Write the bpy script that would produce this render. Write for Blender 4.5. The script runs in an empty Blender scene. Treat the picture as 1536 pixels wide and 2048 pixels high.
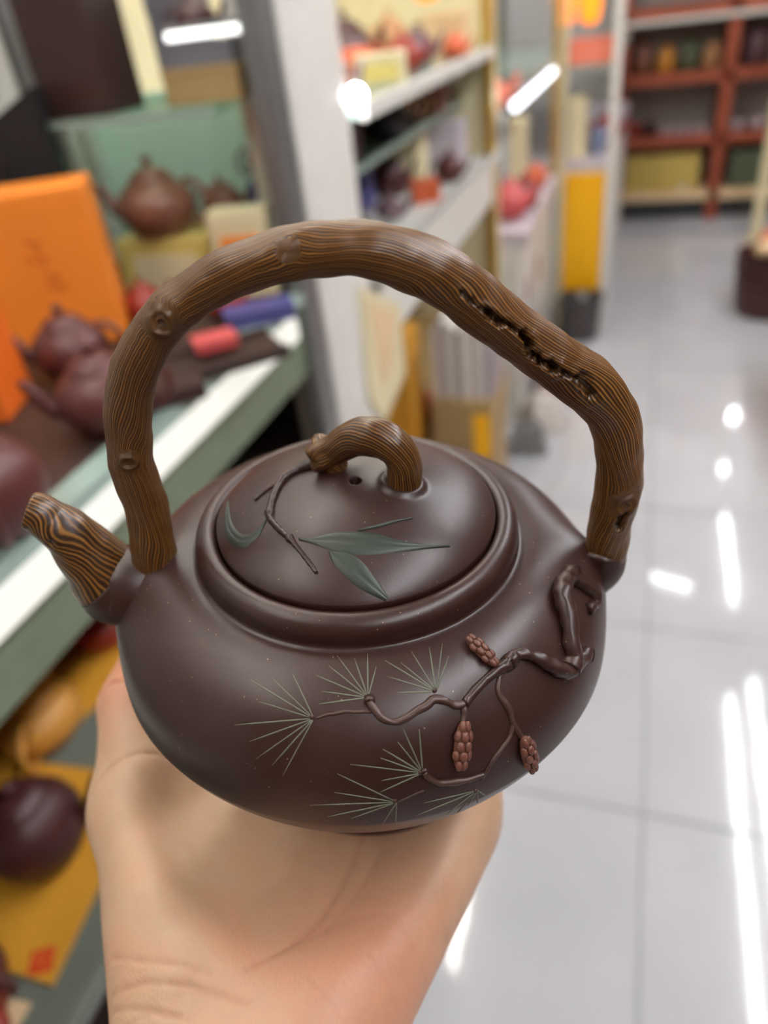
import bpy, bmesh, math, random
import numpy as np
from mathutils import Matrix, Vector

random.seed(7)
rng = np.random.default_rng(7)
scene = bpy.context.scene
COL = scene.collection

# ------------------------------------------------------------------ camera
cam_data = bpy.data.cameras.new("camera")
cam = bpy.data.objects.new("camera", cam_data)
COL.objects.link(cam)
cam_data.sensor_fit = 'VERTICAL'
cam_data.sensor_height = 36.0
cam_data.lens = 25.875
cam_data.clip_start = 0.01
EYE = Vector((0.0, 0.0, 1.53))
cam.matrix_world = Matrix.Translation(EYE) @ Matrix((
    (0.9498, -0.0825, 0.3016), (0.2934, 0.5684, -0.7686), (-0.1081, 0.8186, 0.5641))).to_4x4()
cam_data.dof.use_dof = True
cam_data.dof.focus_distance = 0.178
cam_data.dof.aperture_fstop = 6.8
scene.camera = cam

# ------------------------------------------------------------------ world, exposure
world = bpy.data.worlds.new("shop_air")
scene.world = world
world.use_nodes = True
world.node_tree.nodes["Background"].inputs[0].default_value = (0.9, 0.95, 1.0, 1)
world.node_tree.nodes["Background"].inputs[1].default_value = 0.25
scene.view_settings.view_transform = 'Standard'
scene.view_settings.look = 'None'
scene.view_settings.gamma = 1.0
scene.view_settings.use_curve_mapping = False
scene.view_settings.exposure = 0.5
scene.cycles.max_bounces = 5
scene.cycles.adaptive_threshold = 0.02
scene.cycles.diffuse_bounces = 3
scene.cycles.glossy_bounces = 2
scene.cycles.transmission_bounces = 3
TUBE_POWER = 32.0        # emission strength of the ceiling tubes
STRIP_POWER = 0.62       # emission strength of the shelf light strips

# ------------------------------------------------------------------ helpers
def lin(c):
    return tuple(((v / 255) / 12.92 if v / 255 <= 0.04045 else ((v / 255 + 0.055) / 1.055) ** 2.4) for v in c)

MATS = {}
def mat(name, rgb, rough=0.5, metal=0.0, emit=0.0, spec=0.5, noise=0.0, nscale=30.0, bump=0.0, trans=0.0, coat=0.0):
    """plain procedural material: colour with a little noise variation and optional fine bump"""
    if name in MATS:
        return MATS[name]
    m = bpy.data.materials.new(name); m.use_nodes = True
    nt = m.node_tree; b = nt.nodes["Principled BSDF"]
    col = lin(rgb)
    b.inputs["Base Color"].default_value = (*col, 1)
    b.inputs["Roughness"].default_value = rough
    b.inputs["Metallic"].default_value = metal
    b.inputs["Specular IOR Level"].default_value = spec
    b.inputs["Transmission Weight"].default_value = trans
    b.inputs["Coat Weight"].default_value = coat
    if emit:
        b.inputs["Emission Color"].default_value = (*col, 1)
        b.inputs["Emission Strength"].default_value = emit
    if noise or bump:
        tc = nt.nodes.new("ShaderNodeTexCoord"); n = nt.nodes.new("ShaderNodeTexNoise")
        n.inputs["Scale"].default_value = nscale; n.inputs["Detail"].default_value = 4
        nt.links.new(tc.outputs["Object"], n.inputs["Vector"])
        if noise:
            r = nt.nodes.new("ShaderNodeValToRGB")
            r.color_ramp.elements[0].position = 0.3; r.color_ramp.elements[1].position = 0.7
            r.color_ramp.elements[0].color = (*[v * (1 - noise) for v in col], 1)
            r.color_ramp.elements[1].color = (*[min(1, v * (1 + noise)) for v in col], 1)
            nt.links.new(n.outputs["Fac"], r.inputs[0]); nt.links.new(r.outputs[0], b.inputs["Base Color"])
        if bump:
            bp = nt.nodes.new("ShaderNodeBump"); bp.inputs["Strength"].default_value = bump
            bp.inputs["Distance"].default_value = 0.002
            nt.links.new(n.outputs["Fac"], bp.inputs["Height"]); nt.links.new(bp.outputs[0], b.inputs["Normal"])
    MATS[name] = m
    return m

def link(o, parent=None):
    COL.objects.link(o)
    if parent is not None:
        o.parent = parent
    return o

def mesh_obj(name, verts, faces, material, parent=None, smooth=True, attrs=None):
    me = bpy.data.meshes.new(name)
    v = np.asarray(verts, dtype=np.float32)
    me.from_pydata([tuple(map(float, p)) for p in v], [], faces if isinstance(faces, list) else [tuple(map(int, f)) for f in faces])
    me.update()
    if smooth:
        me.polygons.foreach_set("use_smooth", np.ones(len(me.polygons), dtype=bool))
    if attrs:
        for k, a in attrs.items():
            at = me.attributes.new(k, 'FLOAT', 'POINT'); at.data.foreach_set("value", np.asarray(a, dtype=np.float32))
    me.materials.append(material)
    return link(bpy.data.objects.new(name, me), parent)

def tag(o, label=None, cat=None, group=None, kind=None):
    for k, v in (("label", label), ("category", cat), ("group", group), ("kind", kind)):
        if v: o[k] = v
    return o

def empty(name, loc=(0, 0, 0), rz=0.0):
    o = bpy.data.objects.new(name, None); o.empty_display_size = 0.02
    COL.objects.link(o); o.location = loc; o.rotation_euler = (0, 0, rz)
    return o

class MB:
    """collects boxes, prisms, lathes and tubes that belong to ONE part"""
    def __init__(self): self.v = []; self.f = []
    def add(self, v, f):
        k = len(self.v); self.v += [tuple(map(float, p)) for p in v]; self.f += [tuple(int(i) + k for i in q) for q in f]; return self
    def box(self, x0, x1, y0, y1, z0, z1, b=0.0):
        if b <= 0:
            v = [(x, y, z) for x in (x0, x1) for y in (y0, y1) for z in (z0, z1)]
            return self.add(v, [(0, 1, 3, 2), (4, 6, 7, 5), (0, 4, 5, 1), (2, 3, 7, 6), (0, 2, 6, 4), (1, 5, 7, 3)])
        bm = bmesh.new(); bmesh.ops.create_cube(bm, size=1)
        for q in bm.verts:
            q.co = ((x0 + x1) / 2 + q.co.x * (x1 - x0), (y0 + y1) / 2 + q.co.y * (y1 - y0), (z0 + z1) / 2 + q.co.z * (z1 - z0))
        bmesh.ops.bevel(bm, geom=bm.edges[:], offset=b, segments=2, profile=0.5, affect='EDGES')
        bm.verts.index_update()
        self.add([q.co for q in bm.verts], [[q.index for q in g.verts] for g in bm.faces]); bm.free(); return self
    def prism(self, poly, axis, a0, a1):
        """extrude a polygon (2-D points) along axis 0/1/2 between a0 and a1"""
        n = len(poly)
        def put(p, a): q = list(p); q.insert(axis, a); return q
        v = [put(p, a0) for p in poly] + [put(p, a1) for p in poly]
        f = [tuple(range(n))[::-1], tuple(range(n, 2 * n))] + [(i, (i + 1) % n, n + (i + 1) % n, n + i) for i in range(n)]
        return self.add(v, f)
    def lathe(self, prof, seg=32, c=(0, 0, 0)):
        v, f = lathe(prof, seg); return self.add([(p[0] + c[0], p[1] + c[1], p[2] + c[2]) for p in v], f)
    def tube(self, pts, rad, seg=12):
        v, f, _, _ = tube(pts, rad, seg); return self.add(v, f)
    def build(self, name, material, parent=None, smooth=False):
        o = mesh_obj(name, self.v, self.f, material, parent, smooth)
        if smooth:
            o.data.set_sharp_from_angle(angle=math.radians(40))
        return o

def lathe(prof, seg):
    """revolve (r, z) points round z; a point with r = 0 closes the surface"""
    prof = [tuple(p) for p in prof]; v = []; f = []; rows = []
    for r, z in prof:
        if r <= 1e-9: rows.append([len(v)]); v.append((0, 0, z))
        else:
            rows.append(list(range(len(v), len(v) + seg)))
            v += [(r * math.cos(2 * math.pi * k / seg), r * math.sin(2 * math.pi * k / seg), z) for k in range(seg)]
    for a, b in zip(rows[:-1], rows[1:]):
        for k in range(seg):
            k2 = (k + 1) % seg
            if len(a) == 1 and len(b) == 1: continue
            if len(a) == 1: f.append((a[0], b[k2], b[k]))
            elif len(b) == 1: f.append((a[k], a[k2], b[0]))
            else: f.append((a[k], a[k2], b[k2], b[k]))
    return v, f

def smooth_path(pts, n):
    """cubic resampling of a polyline of any dimension, evenly along its length"""
    p = np.array(pts, float)
    d = np.r_[0, np.cumsum(np.linalg.norm(np.diff(p[:, :3], axis=0), axis=1))]
    m = np.gradient(p, d, axis=0) if len(p) > 2 else np.repeat((p[1:] - p[:1]) / d[-1], 2, axis=0)
    x = np.linspace(0, d[-1], n); k = np.clip(np.searchsorted(d, x, 'right') - 1, 0, len(d) - 2)
    h = (d[k + 1] - d[k])[:, None]; u = ((x - d[k])[:, None]) / h
    return (2*u**3 - 3*u**2 + 1) * p[k] + (u**3 - 2*u**2 + u) * h * m[k] + (-2*u**3 + 3*u**2) * p[k+1] + (u**3 - u**2) * h * m[k+1]

def tube(pts, rad, seg, ref=None):
    """sweep a circle; returns verts, faces, s (metres along), phi"""
    p = np.array(pts, float); n = len(p)
    rad = np.full(n, rad) if np.isscalar(rad) else np.array(rad, float)
    t = np.gradient(p, axis=0); t /= np.linalg.norm(t, axis=1)[:, None] + 1e-12
    u = np.array(ref if ref is not None else ((0, 0, 1) if abs(t[0][2]) < 0.9 else (1, 0, 0)), float)
    V = []; S = []; PHI = []; s = np.r_[0, np.cumsum(np.linalg.norm(np.diff(p, axis=0), axis=1))]
    ang = np.arange(seg) * 2 * math.pi / seg
    for i in range(n):
        u = u - t[i] * (u @ t[i]); u /= np.linalg.norm(u); w = np.cross(t[i], u)
        V.append(p[i] + rad[i] * (np.cos(ang)[:, None] * u + np.sin(ang)[:, None] * w))
        S += [s[i]] * seg; PHI += list(ang)
    V = np.concatenate(V + [p[:1], p[-1:]])
    S += [0, s[-1]]; PHI += [0, 0]
    F = []
    for i in range(n - 1):
        a = i * seg; b = a + seg
        F += [(a + k, a + (k + 1) % seg, b + (k + 1) % seg, b + k) for k in range(seg)]
    c0, c1 = n * seg, n * seg + 1; e = (n - 1) * seg
    F += [(c0, (k + 1) % seg, k) for k in range(seg)] + [(c1, e + k, e + (k + 1) % seg) for k in range(seg)]
    return V, F, np.array(S), np.array(PHI)

# ------------------------------------------------------------------ node materials of the clay teapot, skin and floor
def node_mat(name):
    m = bpy.data.materials.new(name); m.use_nodes = True
    nt = m.node_tree; return m, nt, nt.nodes["Principled BSDF"], nt.links.new

def add(nt, kind, **kw):
    n = nt.nodes.new(kind)
    for k, v in kw.items():
        if k in n.inputs.keys(): n.inputs[k].default_value = v
        else: setattr(n, k, v)
    return n

def ramp(nt, stops):
    r = nt.nodes.new("ShaderNodeValToRGB"); e = r.color_ramp.elements
    e[0].position, e[0].color = stops[0][0], (*stops[0][1], 1)
    e[1].position, e[1].color = stops[-1][0], (*stops[-1][1], 1)
    for p, c in stops[1:-1]:
        x = e.new(p); x.color = (*c, 1)
    return r

def clay_material(name, dark, light, speck=True, rough=0.42):
    m, nt, b, L = node_mat(name)
    tc = add(nt, "ShaderNodeTexCoord")
    n1 = add(nt, "ShaderNodeTexNoise", Scale=45.0, Detail=5.0)
    n2 = add(nt, "ShaderNodeTexNoise", Scale=1500.0, Detail=3.0)
    for n in (n1, n2): L(tc.outputs["Object"], n.inputs["Vector"])
    r = ramp(nt, [(0.3, lin(dark)), (0.72, lin(light))]); L(n1.outputs["Fac"], r.inputs[0])
    out = r.outputs[0]
    if speck:
        v = add(nt, "ShaderNodeTexVoronoi", Scale=620.0, Randomness=1.0); L(tc.outputs["Object"], v.inputs["Vector"])
        wn = add(nt, "ShaderNodeTexWhiteNoise"); L(v.outputs["Position"], wn.inputs["Vector"])
        lt = add(nt, "ShaderNodeMath", operation='LESS_THAN'); lt.inputs[1].default_value = 0.11; L(v.outputs["Distance"], lt.inputs[0])
        gt = add(nt, "ShaderNodeMath", operation='GREATER_THAN'); gt.inputs[1].default_value = 0.88; L(wn.outputs["Value"], gt.inputs[0])
        mu = add(nt, "ShaderNodeMath", operation='MULTIPLY'); L(lt.outputs[0], mu.inputs[0]); L(gt.outputs[0], mu.inputs[1])
        mx = add(nt, "ShaderNodeMix", data_type='RGBA'); mx.inputs["B"].default_value = (*lin((150, 118, 96)), 1)
        L(mu.outputs[0], mx.inputs["Factor"]); L(out, mx.inputs["A"]); out = mx.outputs["Result"]
    L(out, b.inputs["Base Color"])
    rr = add(nt, "ShaderNodeMapRange"); rr.inputs["To Min"].default_value = rough - 0.07; rr.inputs["To Max"].default_value = rough + 0.1
    L(n1.outputs["Fac"], rr.inputs["Value"]); L(rr.outputs[0], b.inputs["Roughness"])
    bp = add(nt, "ShaderNodeBump", Strength=0.10, Distance=0.0003); L(n2.outputs["Fac"], bp.inputs["Height"]); L(bp.outputs[0], b.inputs["Normal"])
    b.inputs["Specular IOR Level"].default_value = 0.5
    return m

def wood_clay_material(name, dark, mid, gold, warp, noise_scale, edge=(0.55, 0.8), fade=0.5, bump=0.3, band=None):
    """marbled clay that looks like wood: lines follow the 'grain' attribute of the mesh; 'cut' darkens cracks of the clay"""
    m, nt, b, L = node_mat(name)
    tc = add(nt, "ShaderNodeTexCoord")
    at = add(nt, "ShaderNodeAttribute", attribute_name="grain")
    ct = add(nt, "ShaderNodeAttribute", attribute_name="cut")
    n1 = add(nt, "ShaderNodeTexNoise", Scale=noise_scale, Detail=3.0); L(tc.outputs["Object"], n1.inputs["Vector"])
    n2 = add(nt, "ShaderNodeTexNoise", Scale=noise_scale * 0.5, Detail=2.0); L(tc.outputs["Object"], n2.inputs["Vector"])
    n3 = add(nt, "ShaderNodeTexNoise", Scale=1200.0, Detail=3.0); L(tc.outputs["Object"], n3.inputs["Vector"])
    ma = add(nt, "ShaderNodeMath", operation='MULTIPLY_ADD'); ma.inputs[1].default_value = warp
    L(n1.outputs["Fac"], ma.inputs[0]); L(at.outputs["Fac"], ma.inputs[2])
    tw = add(nt, "ShaderNodeMath", operation='MULTIPLY'); tw.inputs[1].default_value = 2 * math.pi; L(ma.outputs[0], tw.inputs[0])
    sn = add(nt, "ShaderNodeMath", operation='SINE'); L(tw.outputs[0], sn.inputs[0])
    # second, wider rhythm so that the lines differ in strength
    t2 = add(nt, "ShaderNodeMath", operation='MULTIPLY'); t2.inputs[1].default_value = 2 * math.pi * 0.37; L(ma.outputs[0], t2.inputs[0])
    s2 = add(nt, "ShaderNodeMath", operation='SINE'); L(t2.outputs[0], s2.inputs[0])
    a2 = add(nt, "ShaderNodeMath", operation='MULTIPLY_ADD'); a2.inputs[1].default_value = 0.35; L(s2.outputs[0], a2.inputs[0]); L(sn.outputs[0], a2.inputs[2])
    mr = add(nt, "ShaderNodeMapRange"); mr.inputs["From Min"].default_value = -1.2; mr.inputs["From Max"].default_value = 1.2
    L(a2.outputs[0], mr.inputs["Value"])
    r = ramp(nt, [(0.25, lin(dark)), (edge[0], lin(mid)), (edge[1], lin(gold))]); L(mr.outputs[0], r.inputs[0])
    # patches where the marbling fades into the plain ground
    fr = ramp(nt, [(0.42, (0, 0, 0)), (0.66, (1, 1, 1))]); L(n2.outputs["Fac"], fr.inputs[0])
    fm = add(nt, "ShaderNodeMath", operation='MULTIPLY'); fm.inputs[1].default_value = fade; L(fr.outputs[0], fm.inputs[0])
    mx = add(nt, "ShaderNodeMix", data_type='RGBA'); mx.inputs["B"].default_value = (*lin(mid), 1)
    L(fm.outputs[0], mx.inputs["Factor"]); L(r.outputs[0], mx.inputs["A"])
    mc = add(nt, "ShaderNodeMix", data_type='RGBA'); mc.inputs["B"].default_value = (*lin((46, 33, 22)), 1)
    L(ct.outputs["Fac"], mc.inputs["Factor"]); L(mx.outputs["Result"], mc.inputs["A"]); L(mc.outputs["Result"], b.inputs["Base Color"])
    b.inputs["Roughness"].default_value = 0.33
    hm = add(nt, "ShaderNodeMath", operation='MULTIPLY_ADD'); hm.inputs[1].default_value = 0.35; L(n3.outputs["Fac"], hm.inputs[0]); L(mr.outputs[0], hm.inputs[2])
    bp = add(nt, "ShaderNodeBump", Strength=bump, Distance=0.0002); L(hm.outputs[0], bp.inputs["Height"]); L(bp.outputs[0], b.inputs["Normal"])
    return m

def skin_material():
    m, nt, b, L = node_mat("skin")
    tc = add(nt, "ShaderNodeTexCoord")
    n1 = add(nt, "ShaderNodeTexNoise", Scale=38.0, Detail=4.0)
    n2 = add(nt, "ShaderNodeTexNoise", Scale=900.0, Detail=4.0)
    v = add(nt, "ShaderNodeTexVoronoi", Scale=900.0, feature='DISTANCE_TO_EDGE')
    mp = add(nt, "ShaderNodeMapping"); mp.inputs["Scale"].default_value = (1.0, 0.45, 1.0)
    L(tc.outputs["Object"], mp.inputs["Vector"])
    for n in (n1, n2): L(tc.outputs["Object"], n.inputs["Vector"])
    L(mp.outputs[0], v.inputs["Vector"])
    r = ramp(nt, [(0.28, lin((174, 138, 109))), (0.5, lin((186, 152, 122))), (0.72, lin((192, 148, 118)))]); L(n1.outputs["Fac"], r.inputs[0])
    bl = add(nt, "ShaderNodeAttribute", attribute_name="blush")
    mx = add(nt, "ShaderNodeMix", data_type='RGBA'); mx.inputs["B"].default_value = (*lin((202, 132, 103)), 1)
    L(bl.outputs["Fac"], mx.inputs["Factor"]); L(r.outputs[0], mx.inputs["A"])
    cr = add(nt, "ShaderNodeAttribute", attribute_name="crease"); cm = add(nt, "ShaderNodeMath", operation='MULTIPLY'); cm.inputs[1].default_value = 0.32; L(cr.outputs["Fac"], cm.inputs[0])
    m3 = add(nt, "ShaderNodeMix", data_type='RGBA'); m3.inputs["B"].default_value = (*lin((150, 92, 66)), 1)
    L(cm.outputs[0], m3.inputs["Factor"]); L(mx.outputs["Result"], m3.inputs["A"]); L(m3.outputs["Result"], b.inputs["Base Color"])
    b.inputs["Roughness"].default_value = 0.46
    b.inputs["Subsurface Weight"].default_value = 0.25
    b.inputs["Subsurface Radius"].default_value = (1.0, 0.35, 0.18)
    b.inputs["Subsurface Scale"].default_value = 0.004
    h = add(nt, "ShaderNodeMath", operation='MULTIPLY_ADD'); h.inputs[1].default_value = 0.6; L(n2.outputs["Fac"], h.inputs[0]); L(v.outputs["Distance"], h.inputs[2])
    bp = add(nt, "ShaderNodeBump", Strength=0.3, Distance=0.0005); L(h.outputs[0], bp.inputs["Height"]); L(bp.outputs[0], b.inputs["Normal"])
    return m

CLAY = clay_material("purple_brown_clay", (46, 25, 20), (54, 31, 26), rough=0.35)
CLAY_RELIEF = clay_material("relief_clay", (58, 38, 32), (72, 49, 41), speck=False, rough=0.4)
CONE_CLAY = clay_material("reddish_clay", (90, 52, 40), (106, 64, 49), speck=False, rough=0.45)
LEAF_CLAY = clay_material("dark_green_clay", (34, 42, 34), (44, 53, 42), speck=False, rough=0.42)
NEEDLE_CLAY = clay_material("pale_green_clay", (88, 91, 76), (102, 104, 86), speck=False, rough=0.6)
WOOD_HANDLE = wood_clay_material("marbled_wood_clay", (52, 30, 10), (80, 49, 19), (148, 102, 44), 2.4, 50.0, (0.6, 0.95), 0.5, 0.4)
WOOD_BOLD = wood_clay_material("bold_marbled_wood_clay", (46, 28, 17), (76, 47, 21), (140, 96, 40), 3.0, 70.0, (0.55, 0.92), 0.4, 0.35)
SKIN = skin_material()

# ------------------------------------------------------------------ the room
WALL = mat("wall_paint", (222, 222, 220), 0.7, noise=0.03, nscale=4)
PANELLING = mat("brown_wall_panelling", (112, 84, 66), 0.6, noise=0.15, nscale=5)
CEIL = mat("ceiling_paint", (176, 176, 174), 0.8, noise=0.02, nscale=3)
GROUT = mat("tile_grout", (150, 150, 150), 0.8, noise=0.05, nscale=40)
def tile_material():
    m, nt, b, L = node_mat("polished_tile")
    tc = add(nt, "ShaderNodeTexCoord"); n = add(nt, "ShaderNodeTexNoise", Scale=3.0, Detail=5.0); L(tc.outputs["Object"], n.inputs["Vector"])
    r = ramp(nt, [(0.3, lin((184, 185, 189))), (0.7, lin((194, 194, 198)))]); L(n.outputs["Fac"], r.inputs[0]); L(r.outputs[0], b.inputs["Base Color"])
    n2 = add(nt, "ShaderNodeTexNoise", Scale=9.0, Detail=2.0); L(tc.outputs["Object"], n2.inputs["Vector"])
    bp = add(nt, "ShaderNodeBump", Strength=0.05, Distance=0.004); L(n2.outputs["Fac"], bp.inputs["Height"]); L(bp.outputs[0], b.inputs["Normal"])
    b.inputs["Roughness"].default_value = 0.06
    return m
TILE = tile_material()

X0, X1, Y0, Y1, ZC = -1.06, 2.3, -1.7, 6.5, 2.85
floor = MB().box(X0, X1, Y0, Y1, -0.05, -0.004).build("floor", GROUT); tag(floor, "pale grey polished tile floor of the shop aisle", kind="structure")
tile_mesh = None
nx0 = math.floor((X0 - 0.108) / 0.6); ny0 = math.floor((Y0 - 1.042) / 0.6)
for i in range(nx0, 4):
    for j in range(ny0, 10):
        xa, ya = 0.108 + 0.6 * i, 1.042 + 0.6 * j
        if xa + 0.6 < X0 or xa > X1 or ya > Y1 or ya + 0.6 < Y0: continue
        if tile_mesh is None:
            t = MB().box(-0.2975, 0.2975, -0.2975, 0.2975, -0.004, 0.0, 0.0012).build("tile", TILE, floor); tile_mesh = t.data
        else:
            t = link(bpy.data.objects.new("tile", tile_mesh), floor)
        t.location = (xa + 0.3, ya + 0.3, 0)
tag(MB().box(X0, X1, Y0, Y1, ZC, ZC + 0.05).build("ceiling", CEIL), "white shop ceiling above the aisle", kind="structure")
tag(MB().box(X0, X1, Y1, Y1 + 0.05, 0, ZC).build("wall_back", WALL), "pale wall behind the red wooden shelf", kind="structure")
tag(MB().box(X0 - 0.05, X0, Y0, Y1, 0, ZC).build("wall_left", WALL), "pale wall behind the glass showcases", kind="structure")
tag(MB().box(X1, X1 + 0.05, Y0, Y1, 0, ZC).build("wall_right", PANELLING), "brown panelled wall on the right of the aisle", kind="structure")
tag(MB().box(X0, X1, Y0 - 0.05, Y0, 0, ZC).build("wall_front", PANELLING), "brown panelled wall behind the photographer", kind="structure")

# ceiling tube lamps (housing + glowing tube)
LAMP_W = mat("lamp_housing", (225, 225, 225), 0.5)
GLOW = mat("tube_glow", (250, 251, 255), 0.5, emit=TUBE_POWER)
GLOW_SOFT = mat("old_tube_glow", (255, 250, 240), 0.5, emit=TUBE_POWER * 1.15)
def tube_lamp(label, p0, p1, group="ceiling tube lamps", glow=None):
    p0, p1 = Vector(p0), Vector(p1); d = p1 - p0
    e = empty("tube_lamp", p0, math.atan2(d.y, d.x)); Ln = d.length
    tag(e, label, "lamp", group)
    MB().box(0, Ln, -0.03, 0.03, 0.02, 0.05, 0.004).build("housing", LAMP_W, e)
    MB().tube([(0.01, 0, 0), (Ln - 0.01, 0, 0)], 0.019, 12).build("glass_tube", glow or GLOW, e, True)
    for x in (0, Ln - 0.02): MB().box(x, x + 0.02, -0.02, 0.02, -0.02, 0.02, 0.003).build("end_cap", LAMP_W, e)
    return e
tube_lamp("long ceiling tube lamp right of the aisle, left of the close pair", (0.87, -1.2, 2.80), (0.87, 4.05, 2.80))
tube_lamp("long ceiling tube lamp right of the aisle, right of the close pair", (1.04, -1.2, 2.80), (1.04, 4.25, 2.80))
tube_lamp("ceiling tube lamp above the glass showcases on the left", (-0.66, -0.9, 2.80), (-0.66, 2.6, 2.80), glow=GLOW_SOFT)
tube_lamp("ceiling tube lamp over the far end of the aisle", (0.97, 5.0, 2.80), (0.97, 6.35, 2.80))
tube_lamp("added unseen ceiling tube lamp above the white counter on the left", (-0.66, 2.75, 2.80), (-0.66, 5.2, 2.80), glow=GLOW_SOFT)  # unseen lamp, added to brighten the second showcase and the counter
tube_lamp("short ceiling tube lamp lying across the far aisle", (0.30, 5.3, 2.80), (0.66, 5.2, 2.80))

# ------------------------------------------------------------------ the clay teapot in the hand
# teapot coordinates: millimetres, z up from the foot, tables measured on the pot
HANDLE = [(-59.38,81.33,6.67),(-57.66,86.91,6.28),(-56.16,97.68,5.67),(-56.34,106.24,5.67),(-56.21,113.4,5.81),(-56.83,117.84,5.6),(-56.0,123.73,5.49),(-53.7,134.85,5.61),(-50.51,142.67,5.64),(-45.86,150.01,5.62),(-39.54,157.26,5.36),(-30.27,163.18,5.35),(-18.88,168.08,5.47),(-7.44,170.33,5.86),(2.59,170.7,5.95),(11.09,169.32,6.2),(17.24,167.08,6.41),(24.73,162.83,6.68),(33.45,155.72,6.39),(41.86,147.54,6.16),(51.86,141.17,6.95),(60.07,134.77,7.22),(65.78,127.97,6.51),(69.2,121.73,5.93),(71.51,111.43,6.06),(72.07,101.38,6.39),(71.28,88.62,5.93),(70.98,79.41,5.79),(71.3,72.64,6.2)]
SPOUT = [(-87.66,104.3,5.44),(-86.14,103.53,5.58),(-83.62,100.64,6.04),(-80.21,96.41,6.95),(-77.54,90.66,8.06),(-75.24,85.12,9.19),(-73.49,79.83,10.2),(-71.48,75.77,10.91)]
CRACK = [(30.59,-4.88,161.59),(32.64,-4.13,159.49),(34.3,-3.52,158.06),(36.37,-2.72,156.56),(38.09,-2.09,154.64),(40.16,-1.17,153.74),(41.84,-0.33,152.61),(43.59,0.38,151.07),(45.03,0.57,149.0),(46.08,0.58,146.7),(47.51,0.83,145.03),(49.34,1.24,143.8),(51.62,1.75,142.56),(54.37,2.44,141.02),(56.18,2.96,140.2)]
CRACKPIT = [(57.45,3.51,140.32),(58.53,3.64,138.61),(59.61,3.88,136.83),(60.68,4.24,135.22)]
KNOTS = [(-32.85,-24.15,157.73),(-48.54,-29.28,121.84),(73.28,9.26,101.62),(-4.57,-15.1,172.2)]
PIT2 = [(73.63,9.41,100.91),(72.96,9.18,98.64),(72.3,9.07,96.06),(72.06,9.08,94.13)]
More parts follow.
